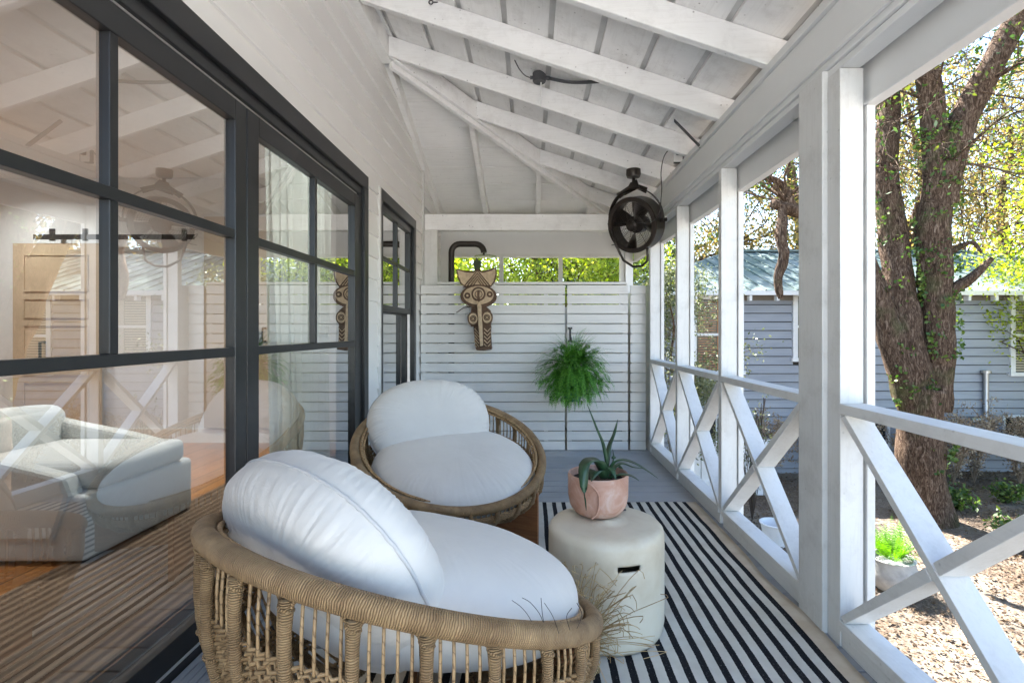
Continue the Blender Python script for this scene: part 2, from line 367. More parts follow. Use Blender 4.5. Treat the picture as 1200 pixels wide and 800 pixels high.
# ------------------------------------------------------------------ mesh builder
class MB:
    def __init__(s): s.v = []; s.f = []; s.uv = []
    def add(s, vs, fs, uvs=None):
        o = len(s.v); s.v += [tuple(p) for p in vs]
        for i, f in enumerate(fs):
            s.f.append([o+k for k in f]); s.uv.append(uvs[i] if uvs else None)
        return s
    def box(s, x0, x1, y0, y1, z0, z1):
        vs = [(x, y, z) for x in (x0, x1) for y in (y0, y1) for z in (z0, z1)]
        return s.add(vs, [(0, 1, 3, 2), (4, 6, 7, 5), (0, 4, 5, 1), (2, 3, 7, 6), (0, 2, 6, 4), (1, 5, 7, 3)])
    def hexa(s, b4, t4):
        return s.add(list(b4)+list(t4), [(3, 2, 1, 0), (4, 5, 6, 7), (0, 1, 5, 4), (1, 2, 6, 5), (2, 3, 7, 6), (3, 0, 4, 7)])
    def bar(s, p, q, w, h, up=(0, 0, 1), ew=None):
        """rectangular bar p->q; w across (side), h along up"""
        p = Vector(p); q = Vector(q); d = (q-p).normalized(); side = d.cross(Vector(up)).normalized(); u = side.cross(d).normalized()
        ew = w if ew is None else ew
        A = [p-side*w/2-u*h/2, p+side*w/2-u*h/2, p+side*w/2+u*h/2, p-side*w/2+u*h/2]
        B = [q-side*ew/2-u*h/2, q+side*ew/2-u*h/2, q+side*ew/2+u*h/2, q-side*ew/2+u*h/2]
        return s.hexa(A, B)
    def tube(s, pts, r, n=8, closed=False, cap=True):
        pts = [Vector(p) for p in pts]; N = len(pts)
        rad = (lambda i: r[i]) if isinstance(r, (list, tuple)) else (lambda i: r)
        vs = []; fs = []; uvs = []; L = 0.0; ref = None; Ls = []
        for i in range(N):
            if closed: d = pts[(i+1) % N]-pts[i-1]
            else: d = pts[min(i+1, N-1)]-pts[max(i-1, 0)]
            if d.length < 1e-9: d = Vector((0, 0, 1))
            d.normalize()
            if ref is None:
                ref = Vector((0, 0, 1)) if abs(d.z) < 0.9 else Vector((1, 0, 0))
            a = (ref - d*ref.dot(d))
            if a.length < 1e-6: a = d.orthogonal()
            a.normalize(); b = d.cross(a); ref = a
            if i: L += (pts[i]-pts[i-1]).length
            Ls.append(L)
            for k in range(n):
                t = 2*PI*k/n; vs.append(pts[i]+(a*math.cos(t)+b*math.sin(t))*rad(i))
        cl = (pts[0]-pts[-1]).length
        for i in range(N if closed else N-1):
            j = (i+1) % N; l0 = Ls[i]; l1 = Ls[j] if j else L+cl
            for k in range(n):
                k2 = (k+1) % n
                fs.append((i*n+k, i*n+k2, j*n+k2, j*n+k))
                uvs.append(((k/n, l0), ((k+1)/n, l0), ((k+1)/n, l1), (k/n, l1)))
        if cap and not closed:
            fs.append(tuple(range(n-1, -1, -1))); uvs.append(tuple((0, 0) for _ in range(n)))
            fs.append(tuple((N-1)*n+k for k in range(n))); uvs.append(tuple((0, L) for _ in range(n)))
        return s.add(vs, fs, uvs)
    def lathe(s, prof, c=(0, 0, 0), n=32, mat=None, capb=True, capt=True):
        vs = []; fs = []
        c = Vector(c); mat = mat or Matrix.Identity(3)
        for (r, z) in prof:
            for k in range(n):
                t = 2*PI*k/n; vs.append(c+mat @ Vector((r*math.cos(t), r*math.sin(t), z)))
        for i in range(len(prof)-1):
            for k in range(n):
                k2 = (k+1) % n; fs.append((i*n+k, i*n+k2, (i+1)*n+k2, (i+1)*n+k))
        if capb and prof[0][0] > 1e-5: fs.append(tuple(range(n-1, -1, -1)))
        if capt and prof[-1][0] > 1e-5: fs.append(tuple((len(prof)-1)*n+k for k in range(n)))
        return s.add(vs, fs)
    def prism(s, poly, mat, depth):
        """poly in local xy, extruded along local z by depth, then transformed by 4x4 mat"""
        n = len(poly)
        vs = [mat @ Vector((x, y, 0)) for x, y in poly]+[mat @ Vector((x, y, depth)) for x, y in poly]
        fs = [tuple(range(n-1, -1, -1)), tuple(range(n, 2*n))]+[(i, (i+1) % n, n+(i+1) % n, n+i) for i in range(n)]
        return s.add(vs, fs)
    def build(s, name, mat, parent=None, smooth=False, bevel=0, loc=None, autos=None, inv=None):
        me = bpy.data.meshes.new(name)
        vs = s.v
        if inv is not None: vs = [tuple(inv @ Vector(p)) for p in vs]
        me.from_pydata(vs, [], s.f); me.update()
        if any(u is not None for u in s.uv):
            ul = me.uv_layers.new(name='UVMap'); arr = []
            for f, u in zip(s.f, s.uv):
                arr += [c for q in (u if u is not None else [(0, 0)]*len(f)) for c in q]
            ul.data.foreach_set('uv', arr)
        if smooth: me.polygons.foreach_set('use_smooth', [True]*len(me.polygons))
        me.materials.append(mat)
        o = bpy.data.objects.new(name, me); COL.objects.link(o)
        if parent is not None: o.parent = parent
        if loc is not None: o.location = loc
        if autos:
            me.set_sharp_from_angle(angle=R(autos))
        if bevel:
            b = o.modifiers.new('bevel', 'BEVEL'); b.width = bevel; b.segments = 2; b.limit_method = 'ANGLE'; b.angle_limit = R(40)
            if smooth is False: me.polygons.foreach_set('use_smooth', [False]*len(me.polygons))
        return o

def tag(o, label, cat, group=None, kind=None):
    if label: o['label'] = label
    if cat: o['category'] = cat
    if group: o['group'] = group
    if kind: o['kind'] = kind
    return o
def thing(name, label, cat, loc=(0, 0, 0), rz=0, group=None):
    o = bpy.data.objects.new(name, None); COL.objects.link(o); o.location = loc; o.rotation_euler = (0, 0, rz)
    o.empty_display_size = 0.1
    return tag(o, label, cat, group)
def struct(o): o['kind'] = 'structure'; return o
def dup(root, label, loc=None, rz=None, group=None):
    def cp(o, par):
        c = o.copy(); COL.objects.link(c); c.parent = par
        for ch in list(o.children): cp(ch, c)
        return c
    r = cp(root, None)
    if loc is not None: r.location = loc
    if rz is not None: r.rotation_euler = (0, 0, rz)
    r['label'] = label
    if group: r['group'] = group
    return r
def at(x, y, Y):
    """point seen at pixel (x, y) of the 1200 x 800 photograph at distance Y"""
    return Vector(((x-622)/600*Y, Y, 1.2+(388-y)/600*Y))

# ------------------------------------------------------------------ dimensions
EYE = 1.2
XW = -1.13      # house wall face
XR = 1.17       # inner face of the screened side
YF = 5.16       # slatted fence
YB = 5.25       # back beam
PIT = 0.3333
T0 = 3.036      # rafter top height at X = 0
def ztop(x): return T0-PIT*x
SB = 0.29
HY0, HX0, HK = 3.85, -1.054, 1.148
def zback(y): return ztop(HX0)-SB*(y-HY0)
YS = -0.75      # where the porch starts, behind the camera

# ------------------------------------------------------------------ floor
fl = MB(); y = YS; i = 0
while y < 6.5:
    fl.box(XW-0.06, XR+0.13, y, y+0.128, -0.03-0.0006*(i % 3), 0.0-0.0008*((i*7) % 4)); y += 0.135; i += 1
fo = struct(fl.build('porch_floor', M['deck'], bevel=0.003))
sub = MB(); sub.box(XW-0.06, XR+0.10, YS, 6.5, -0.20, -0.034)
struct(sub.build('porch_floor_frame', M['gap_and_shade']))

# ------------------------------------------------------------------ house wall with lap siding
wall = thing('porch_wall', 'pale painted lap siding wall holding the black sliding door and the narrow window', 'wall', (XW, 2, 0))
def W(o_): return Matrix.Translation(-Vector(o_.location))
def siding(mb, y0, y1, z0, z1, x=XW, e=0.157, phase=0.0, proud=0.017):
    k = math.floor((z0-phase)/e)
    while phase+k*e < z1:
        a = max(z0, phase+k*e); b = min(z1, phase+(k+1)*e)
        if b-a > 0.004:
            fa = (a-(phase+k*e))/e; fb = (b-(phase+k*e))/e
            xa = x+proud*(1-fa); xb = x+proud*(1-fb)
            mb.add([(x-0.02, y0, a), (x-0.02, y1, a), (xa, y1, a), (xa, y0, a), (x-0.02, y0, b), (x-0.02, y1, b), (xb, y1, b), (xb, y0, b)],
                   [(0, 3, 2, 1), (4, 5, 6, 7), (3, 0, 4, 7), (1, 2, 6, 5), (2, 3, 7, 6), (0, 1, 5, 4)])
        k += 1
DY0, DY1, DZ0, DZ1 = -0.70, 3.495, 0.13, 2.25      # sliding door outer trim
WY0, WY1, WZ0, WZ1 = 3.795, 4.945, 0.55, 2.265     # narrow window outer trim
sd = MB()
siding(sd, YS, DY0, 0.0, 3.40); siding(sd, DY0, WY0, DZ1, 3.40); siding(sd, DY1, WY0-.036, 0.0, DZ1)
siding(sd, WY0, WY1, WZ1, 3.40); siding(sd, WY1, 5.27, 0.0, 3.40); siding(sd, WY0, WY1, 0, WZ0)
siding(sd, 5.31, 6.44, 0.0, 3.05)
sd.build('siding', M['siding'], wall, inv=W(wall))
ct = MB(); ct.box(XW-0.02, XW+0.028, 5.27, 5.31, 0, 3.1); ct.build('corner_board', M['white_v'], wall, bevel=0.002, inv=W(wall))
ct = MB(); ct.box(XW-0.02, XW+0.0235, WY0-.035, WY0-.001, 0, WZ1); ct.build('side_trim', M['white_v'], wall, bevel=0.002, inv=W(wall))
core = MB()   # sheathing of the house wall
for (a, b, c, d) in ((YS, DY0, 0, 3.4), (DY0, DY1, DZ1, 3.4), (DY0, DY1, -0.1, DZ0-0.03), (DY1, WY0, 0, 3.4), (WY0, WY1, WZ1, 3.4), (WY0, WY1, 0, WZ0), (WY1, 6.46, 0, 3.4)):
    core.box(XW-0.16, XW-0.022, a, b, c, d)
core.build('sheathing', M['iwall'], wall, inv=W(wall))

# ------------------------------------------------------------------ sliding door
door = thing('sliding_door', 'large black framed sliding glass door with white porch reflections, beside the front chair', 'door', (XW, 1.25, DZ0))
D = W(door)
t_ = MB()
t_.box(XW-0.02, XW+0.024, DY0, DY1, 2.155, DZ1); t_.box(XW-0.02, XW+0.024, DY1-0.088, DY1, DZ0, 2.155)
t_.box(XW-0.02, XW+0.024, DY0, DY0+0.088, DZ0, 2.155)
t_.build('casing', M['black'], door, bevel=0.004, inv=D)
t_ = MB()
t_.box(XW-0.15, XW+0.004, DY0+.088, DY1-.088, 2.105, 2.155); t_.box(XW-0.15, XW+0.006, DY1-.135, DY1-.088, DZ0, 2.105)
t_.box(XW-0.15, XW+0.006, DY0+.088, DY0+.135, DZ0, 2.105)
t_.box(XW-0.15, XW+0.012, DY0, DY1, DZ0-0.03, DZ0+0.012)
t_.box(XW-0.045, XW-0.02, DY0+.14, DY1-.14, 2.085, 2.105)
t_.build('frame', M['black'], door, bevel=0.003, inv=D)
t_ = MB(); t_.box(XW-0.016, XW-0.010, DY0+.14, DY1-.14, 2.097, 2.104); t_.box(XW+0.009, XW+0.0115, DY0+.14, DY1-.14, DZ0+0.0125, DZ0+0.022)
t_.build('track', M['alu'], door, inv=D)
def sash(yy0, yy1, xc, gy0, gy1, mun_y, tname='sliding_panel'):
    f = MB(); a, b = xc-0.02, xc+0.02
    z0, z1 = DZ0+0.014, 2.083
    gz0, gz1 = 0.228, 2.003
    f.box(a, b, yy0, gy0, z0, z1); f.box(a, b, gy1, yy1, z0, z1); f.box(a, b, gy0, gy1, z0, gz0); f.box(a, b, gy0, gy1, gz1, z1)
    o = f.build(tname, M['black'], door, bevel=0.003, inv=D)
    mu = MB()
    for z in (1.121, 1.570): mu.box(a+0.004, b-0.002, gy0, gy1, z-0.017, z+0.017)
    for my in mun_y:
        mu.box(a+0.006, b-0.004, my-0.015, my+0.015, 1.138, 1.553); mu.box(a+0.006, b-0.004, my-0.015, my+0.015, 1.587, gz1)
    c = mu.build('muntin', M['black'], door, bevel=0.002, inv=D); c.parent = o
    g = MB(); g.box(xc-0.009, xc-0.003, gy0-0.01, gy1+0.01, gz0-0.01, gz1+0.01)
    c = g.build('glass_pane', M['glass'], door, inv=D); c.parent = o
    return o
XG = XW-0.012
sash(2.027, 3.36, XG, 2.115, 3.268, [2.685])
sash(0.70, 2.02, XG, 0.80, 1.946, [1.384])
sash(-0.565, 0.693, XG, -0.46, 0.60, [0.07], 'fixed_panel')

step = thing('door_step', 'grooved grey board step along the foot of the sliding door', 'step', (XW+0.06, 1.2, 0))
s_ = MB()
for k in range(5): s_.box(XW+0.016+k*0.027, XW+0.040+k*0.027, DY0, DY1-0.02, 0.085, 0.115)
s_.build('tread', M['deck'], step, bevel=0.002, inv=W(step))
s_ = MB(); s_.box(XW+0.016, XW+0.13, DY0+.01, DY1-0.03, 0.0, 0.083); s_.build('step_shadow', M['gap_and_shade'], step, inv=W(step))  # near-black block that paints the shadow under the step

# ------------------------------------------------------------------ narrow window
win = thing('narrow_window', 'narrow black framed double hung window between sliding door and slatted screen', 'window', (XW, 4.37, WZ0))
D = W(win)
t_ = MB(); tw = 0.085
t_.box(XW-0.02, XW+0.024, WY0, WY1, WZ1-tw, WZ1); t_.box(XW-0.02, XW+0.024, WY0, WY0+tw*.55, WZ0, WZ1-tw); t_.box(XW-0.02, XW+0.024, WY1-tw*.9, WY1, WZ0, WZ1-tw)
t_.box(XW-0.02, XW+0.04, WY0, WY1, WZ0-0.04, WZ0+0.0)
t_.build('casing', M['black'], win, bevel=0.004, inv=D)
def wsash(z0, z1, xc, mun, nm):
    a0, a1 = WY0+0.05, WY1-0.08; s = 0.055
    f = MB(); f.box(xc-.02, xc+.02, a0, a0+s, z0, z1); f.box(xc-.02, xc+.02, a1-s, a1, z0, z1); f.box(xc-.02, xc+.02, a0+s, a1-s, z0, z0+s*.8); f.box(xc-.02, xc+.02, a0+s, a1-s, z1-s, z1)
    o = f.build(nm, M['black'], win, bevel=0.003, inv=D)
    if mun:
        mu = MB(); ym = (a0+a1)/2; zm = (z0+z1)/2
        mu.box(xc-.012, xc+.016, ym-.012, ym+.012, z0+s*.8, z1-s); mu.box(xc-.012, xc+.014, a0+s, ym-.012, zm-.012, zm+.012); mu.box(xc-.012, xc+.014, ym+.012, a1-s, zm-.012, zm+.012)
        c = mu.build('muntin', M['black'], win, inv=D); c.parent = o
    g = MB(); g.box(xc-.009, xc-.003, a0+s-.01, a1-s+.01, z0+s*.8-.01, z1-s+.01); c = g.build('glass_pane', M['glass'], win, inv=D); c.parent = o
wsash(1.36, WZ1-tw-0.005, XW-0.02, True, 'upper_sash')
wsash(WZ0+0.01, 1.40, XW-0.062, False, 'lower_sash')
bl = MB(); z = 0.6
while z < 2.12:
    bl.bar((XW-0.19, WY0+.1, z), (XW-0.19, WY1-.1, z), 0.004, 0.045, up=(0.5, 0, 0.85)); z += 0.05
o = bl.build('blind', M['iwhite'], win, inv=D)

# ------------------------------------------------------------------ interior room
struct(MB().box(-6.2, XW-0.162, YS-.2, 4.75, 0.12, 0.17).build('interior_floor', M['pine']))
struct(MB().box(-6.2, XW-0.162, YS-.2, 5.0, 2.62, 2.70).build('interior_ceiling', M['iceil']))
struct(MB().box(-6.2, XW-0.162, 4.75, 4.87, 0.12, 2.619).build('interior_wall', M['iwall']))
struct(MB().box(-6.32, -6.2, YS-.2, 4.87, 0.12, 2.62).build('interior_side_wall', M['iwall']))
struct(MB().box(-6.2, XW-0.162, YS-.32, YS-.2, 0.12, 2.62).build('interior_near_wall', M['iwall']))
t_ = MB(); t_.box(-6.18, XW-0.17, 4.732, 4.749, 0.17, 0.30)
tag(t_.build('baseboard', M['iwhite']), 'white baseboard along the foot of the far interior wall', 'baseboard')
bd = thing('barn_door', 'tan wooden panelled barn door hung on black rail, seen through sliding door glass', 'door', (-4.35, 4.68, 0.17))
D = W(bd)
t_ = MB(); t_.box(-4.72, -3.93, 4.665, 4.695, 0.19, 2.0); t_.build('door_leaf', M['tan'], bd, inv=D)
t_ = MB()
for z0, z1 in ((0.28, 0.74), (0.80, 1.26), (1.32, 1.5), (1.56, 1.9)):
    for (a, b, c, d) in ((-4.62, -4.03, z0, z0+.012), (-4.62, -4.03, z1-.012, z1)):
        t_.box(a, b, 4.656, 4.6645, c, d)
    t_.box(-4.62, -4.608, 4.656, 4.6645, z0+.012, z1-.012); t_.box(-4.042, -4.03, 4.656, 4.6645, z0+.012, z1-.012)
t_.build('panel_moulding', M['tan'], bd, inv=D)
t_ = MB(); t_.box(-4.5, -3.05, 4.63, 4.645, 2.03, 2.075); 
for x in (-4.35, -4.05, -3.15): t_.box(x-.02, x+.02, 4.646, 4.664, 2.02, 2.13)
t_.build('rail', M['black'], bd, inv=D)
t_ = MB(); t_.tube([(-4.42, 4.66, 1.1), (-4.42, 4.61, 1.1), (-4.42, 4.61, 0.92), (-4.42, 4.66, 0.92)], .012, 6); t_.build('handle', M['black'], bd, inv=D)
idr = thing('interior_door', 'pale interior door with black handle behind the sheer curtain', 'door', (-2.6, 4.70, 0.17))
D = W(idr)
t_ = MB(); t_.box(-3.0, -2.15, 4.70, 4.735, 0.31, 2.25); t_.build('door_leaf', M['tan'], idr, inv=D)
t_ = MB(); t_.box(-2.52, -2.46, 4.685, 4.699, 1.0, 1.2); t_.tube([(-2.49, 4.66, 1.1), (-2.38, 4.66, 1.1)], .01, 6); t_.build('handle', M['black'], idr, inv=D)
# downlights: the first is a real lamp, the other three added for brightness
for k, (x, yy, lb) in enumerate(((-4.45, 4.05, 'lit round recessed downlight in the room ceiling, seen at the top left pane'), (-3.5, 1.9, 'added ceiling downlight brightening the open floor behind the slipcovered armchair'), (-1.95, 3.35, 'added ceiling downlight brightening the sheer curtain'), (-4.6, 1.2, 'added ceiling downlight brightening the deep end of the room'))):
    dl = thing('downlight', lb, 'ceiling light', (x, yy, 2.62), 0, 'downlights in the room ceiling')
    MB().lathe([(0.075, -0.004), (0.075, -0.010), (0.055, -0.010), (0.055, -0.004)], n=24, capb=False, capt=False).build('trim_ring', M['iwhite'], dl)
    MB().lathe([(0.054, -0.003), (0.0, -0.003)], n=24).build('lens', M['lamp'], dl)
    L = bpy.data.lights.new('downlight_beam', 'AREA'); L.shape = 'DISK'; L.size = 0.11; L.energy = 4.2; L.color = (1, 0.99, 0.97); L.spread = R(150)
    lo = bpy.data.objects.new('downlight_beam', L); COL.objects.link(lo); lo.parent = dl; lo.location = (0, 0, -0.02); L.energy = (2.4, 2.6, 4.6, 2.6)[k]
# mat and armchair inside
tag(MB().box(-2.05, XW-0.17, -1.2, 4.2, 0.17, 0.18).build('ribbed_mat', M['mat']), 'brown ribbed runner mat on the pine floor just inside the door', 'mat')
ac = thing('armchair', 'low white slipcovered armchair on the pine floor behind the glass', 'armchair', (-2.38, 2.60, 0.18))
def rbox(mb, x0, x1, y0, y1, z0, z1, r=0.05, n=5, bulge=0.0):
    """rounded box from a subdivided cube"""
    c = Vector(((x0+x1)/2, (y0+y1)/2, (z0+z1)/2)); h = Vector(((x1-x0)/2, (y1-y0)/2, (z1-z0)/2))
    n = 22
    for ax in range(3):
        for sg in (-1, 1):
            vs = []; fs = []
            for i in range(n+1):
                for j in range(n+1):
                    a = -1+2*i/n; b = -1+2*j/n
                    a = math.sin(a*PI/2); b = math.sin(b*PI/2)
                    p = [0, 0, 0]; p[ax] = sg; p[(ax+1) % 3] = a; p[(ax+2) % 3] = b
                    q = Vector((p[0]*h.x, p[1]*h.y, p[2]*h.z))
                    inn = Vector([max(-(h[k]-r), min(h[k]-r, q[k])) for k in range(3)])
                    d = q-inn
                    if d.length > 1e-9: q = inn+d.normalized()*r
                    q[ax] += sg*bulge*(1-a*a)*(1-b*b)
                    vs.append(c+q)
            for i in range(n):
                for j in range(n):
                    q = (i*(n+1)+j, (i+1)*(n+1)+j, (i+1)*(n+1)+j+1, i*(n+1)+j+1)
                    fs.append(q if sg > 0 else q[::-1])
            mb.add(vs, fs)
    return mb
# local: +x is the front of the seat
t_ = MB(); rbox(t_, -0.42, 0.43, -0.36, 0.36, 0.005, 0.30, 0.03); t_.build('skirt', M['slip'], ac, smooth=True)
t_ = MB(); rbox(t_, -0.26, 0.44, -0.283, 0.283, 0.30, 0.42, 0.035, bulge=.008); t_.build('seat_cushion', M['slip'], ac, smooth=True)
for sg in (-1, 1):
    t_ = MB()
    poly = [(-0.42, 0.1), (0.30, 0.1), (0.37, 0.30), (0.34, 0.38), (0.1, 0.44), (-0.2, 0.50), (-0.42, 0.55)]
    mt = Matrix(((1, 0, 0, 0), (0, 0, -1, 0), (0, 1, 0, 0), (0, 0, 0, 1)))
    t_.prism(poly, Matrix.Translation((0, sg*0.33+0.045, 0)) @ mt, 0.09); t_.build('arm', M['slip'], ac, bevel=0.02)
t_ = MB(); rbox(t_, -0.45, -0.27, -0.35, 0.35, 0.28, 0.60, 0.06, bulge=.02); t_.build('backrest', M['slip'], ac, smooth=True)
# sheer curtain
cu = MB(); vs = []; fs = []; n = 160; mz = 14
for i in range(n+1):
    s = i/n; yy = 2.72+0.84*s
    for j in range(mz+1):
        z = 0.20+2.0*j/mz; k = 1-0.35*(j/mz)
        vs.append((-1.40+0.035*math.sin(s*62+0.6*math.sin(s*9))*k+0.01*math.sin(s*23+z*2), yy+0.02*math.sin(z*1.7+s*5), z))
for i in range(n):
    for j in range(mz):
        a = i*(mz+1)+j; fs.append((a, a+mz+1, a+mz+2, a+1))
cu.add(vs, fs)
cth = thing('curtain', 'sheer pale curtain gathered inside the right half of the sliding door', 'curtain', (-1.40, 3.1, 0.2))
cu.build('cloth', M['sheer'], cth, smooth=True, inv=W(cth))
t_ = MB(); t_.tube([(-1.40, 2.2, 2.22), (-1.40, 4.0, 2.22)], .012, 8); t_.build('curtain_rod', M['black'], cth, inv=W(cth))

# ------------------------------------------------------------------ roof
roof = thing('porch_roof', 'white painted board ceiling with exposed rafters and one diagonal hip rafter over the porch', 'roof', (0, 2.5, 2.6))
D = W(roof)
XE, YE = 1.70, 6.75            # eaves
def hip_y(x): return HY0+HK*(x-HX0)
bt = 0.02
cb = MB(); x = -1.16+0.0; per = 0.282
x = (-54-16.5)/600*3.14-1.0     # phase: strips as seen in the photograph
x = -1.27
while x < XE:
    xa = max(x, XW+0.001); xb = min(x+0.246, XE)
    if xb > xa+0.01:
        # board running along y from the open end to the hip line
        def q(xx, yy, dz): return (xx, yy, ztop(xx)+dz)
        ya = hip_y(xa) if xa > HX0 else HY0; yb = hip_y(xb)
        cb.hexa([q(xa, YS, .001), q(xb, YS, .001), q(xb, yb, .001), q(xa, ya, .001)], [q(xa, YS, bt), q(xb, YS, bt), q(xb, yb, bt), q(xa, ya, bt)])
    x += per
cb.build('ceiling_boards', M['ceil_long'], roof, inv=D)
cb = MB(); y = 3.86; per = 0.312
def zb(yy, dz): return zback(yy)+dz
while y < YE:
    y1 = min(y+per-0.010, YE)
    def hx(yy): return HX0+(yy-HY0)/HK
    xa, xb = min(hx(y), XE), min(hx(y1), XE)
    cb.hexa([(XW+.001, y, zb(y, .001)), (xa, y, zb(y, .001)), (xb, y1, zb(y1, .001)), (XW+.001, y1, zb(y1, .001))],
            [(XW+.001, y, zb(y, bt)), (xa, y, zb(y, bt)), (xb, y1, zb(y1, bt)), (XW+.001, y1, zb(y1, bt))])
    y += per
cb.build('ceiling_boards', M['ceil_cross'], roof, inv=D)
# upper sheathing above both slopes
sh = MB()
def z1_(xx, d): return ztop(xx)+d
he = hip_y(XE)
sh.hexa([(XW-.3, YS, z1_(XW-.3, bt+.002)), (XE, YS, z1_(XE, bt+.002)), (XE, he, z1_(XE, bt+.002)), (XW-.3, hip_y(XW-.3), z1_(XW-.3, bt+.002))],
        [(XW-.3, YS, z1_(XW-.3, .06)), (XE, YS, z1_(XE, .06)), (XE, he, z1_(XE, .06)), (XW-.3, hip_y(XW-.3), z1_(XW-.3, .06))])
y0 = hip_y(XW-.3)
sh.hexa([(XW-.3, y0, zb(y0, bt+.002)), (XE, he, zb(he, bt+.002)), (XE, he+.02, zb(he+.02, bt+.002)), (XW-.3, he+.02, zb(he+.02, bt+.002))],
        [(XW-.3, y0, zb(y0, .06)), (XE, he, zb(he, .06)), (XE, he+.02, zb(he+.02, .06)), (XW-.3, he+.02, zb(he+.02, .06))])
sh.build('sheathing', M['joint'], roof, inv=D)
def rafter_x(yn, x0, x1, h=0.15, t=0.045, xend=None):
    r_ = MB(); 
    zt = lambda x: ztop(x)-0.001
    r_.hexa([(x0, yn, zt(x0)-h), (x1, yn, zt(x1)-h), (x1, yn+t, zt(x1)-h), (x0, yn+t, zt(x0)-h)],
            [(x0, yn, zt(x0)), (x1, yn, zt(x1)), (x1, yn+t, zt(x1)), (x0, yn+t, zt(x0))])
    return r_.build('rafter', M['rafter'], roof, bevel=0.004, inv=D)
for k in range(-5, 6):
    yn = 2.50+0.6427*k
    if yn < YS: continue
    x0 = HX0+0.002 if yn < HY0 else HX0+(yn-HY0)/HK+0.02
    if x0 < XE-.1: rafter_x(yn, x0, XE-0.05)
def rafter_y(xn, h=0.13, t=0.05, y0=None):
    y0 = y0 if y0 is not None else hip_y(xn)+0.04
    r_ = MB(); zt = lambda yy: zback(yy)-0.001
    r_.hexa([(xn, y0, zt(y0)-h), (xn+t, y0, zt(y0)-h), (xn+t, YE-.05, zt(YE-.05)-h), (xn, YE-.05, zt(YE-.05)-h)],
            [(xn, y0, zt(y0)), (xn+t, y0, zt(y0)), (xn+t, YE-.05, zt(YE-.05)), (xn, YE-.05, zt(YE-.05))])
    r_.build('rafter', M['rafter'], roof, bevel=0.004, inv=D)
for xn in (-0.56, 0.06, 0.68): rafter_y(xn)
rafter_y(XW+0.002, 0.12, 0.05, 3.95)
hp = MB()
for (off, hh, w) in ((0.0, 0.20, 0.04), (0.045, 0.165, 0.035)):
    dv = Vector((1, HK, 0)).normalized(); sv = Vector((dv.y, -dv.x, 0))
    a = Vector((HX0, HY0, 0))+sv*off; b = Vector((1.66, hip_y(1.66), 0))+sv*off
    za = ztop(HX0)-0.01; zb_ = ztop(1.66)-0.01
    hp.hexa([(a-sv*w/2)+Vector((0, 0, za-hh)), (b-sv*w/2)+Vector((0, 0, zb_-hh)), (b+sv*w/2)+Vector((0, 0, zb_-hh)), (a+sv*w/2)+Vector((0, 0, za-hh))],
            [(a-sv*w/2)+Vector((0, 0, za-.02)), (b-sv*w/2)+Vector((0, 0, zb_-.02)), (b+sv*w/2)+Vector((0, 0, zb_-.02)), (a+sv*w/2)+Vector((0, 0, za-.02))])
hp.build('hip_rafter', M['rafter'], roof, bevel=0.004, inv=D)
lg = MB(); lg.box(XW+0.001, HX0, YS, HY0+0.03, ztop(HX0)-0.165, ztop(HX0)-0.002); lg.build('ledger', M['rafter'], roof, bevel=0.004, inv=D)
fs_ = MB(); fs_.box(XE-.049, XE-.02, YS, YE, ztop(XE)-.07, ztop(XE)+.0); fs_.box(XW-.3, XE-.05, YE-.049, YE-.02, zback(YE)-.08, zback(YE)); fs_.build('fascia', M['white'], roof, inv=D)

# ------------------------------------------------------------------ header beam of the screened side
bm = thing('header_beam', 'long pale header beam above the screened openings', 'beam', (XR+.05, 2.5, 2.235)); D = W(bm)
YN = 6.40
t_ = MB(); t_.box(XR, XR+.10, YS, YN, 2.235, 2.457); t_.build('beam', M['trim'], bm, bevel=0.003, inv=D)
t_ = MB(); t_.box(XR-.018, XR+.10, YS, YN, 2.459, 2.50); t_.build('cap', M['trim'], bm, bevel=0.003, inv=D)
t_ = MB(); t_.box(XR-.016, XR+.0-.001, YS, YN, 2.262, 2.285); t_.box(XR+.012, XR+.09, YS, YN, 2.205, 2.233); t_.build('moulding', M['trim'], bm, bevel=0.003, inv=D)
t_ = MB(); t_.box(XR+.115, XR+.14, YS, YN, 2.075, 2.46); t_.box(XR+.10, XR+.15, YS, YN, 2.06, 2.073); t_.build('outer_board', M['trim'], bm, bevel=0.003, inv=D)

bb = thing('back_beam', 'white rough beam spanning the porch above the slatted screen', 'beam', (0, YB, 2.235)); D = W(bb)
t_ = MB(); t_.box(XW+.04, XR-.002, YB, YB+.09, 2.235, 2.40); t_.build('beam', M['rafter'], bb, bevel=0.004, inv=D)
for px, lb in ((546, 'small white ring hook under the back beam above the pipe bend'), (703, 'small white ring hook under the back beam beside the fan')):
    p = at(px, 273, YB-.003)
    hk = thing('ring_hook', lb, 'hook', tuple(p), 0, 'ring hooks on the back beam')
    t_ = MB(); t_.tube([(0.014*math.cos(a), -.012, -.012+0.014*math.sin(a)) for a in [2*PI*i/14 for i in range(14)]], .003, 6, closed=True)
    t_.build('ring', M['iwhite'], hk, smooth=True)
    t_ = MB(); t_.tube([(0, 0.012, .012), (0, -.012, .002)], .004, 6); t_.build('shank', M['iwhite'], hk)

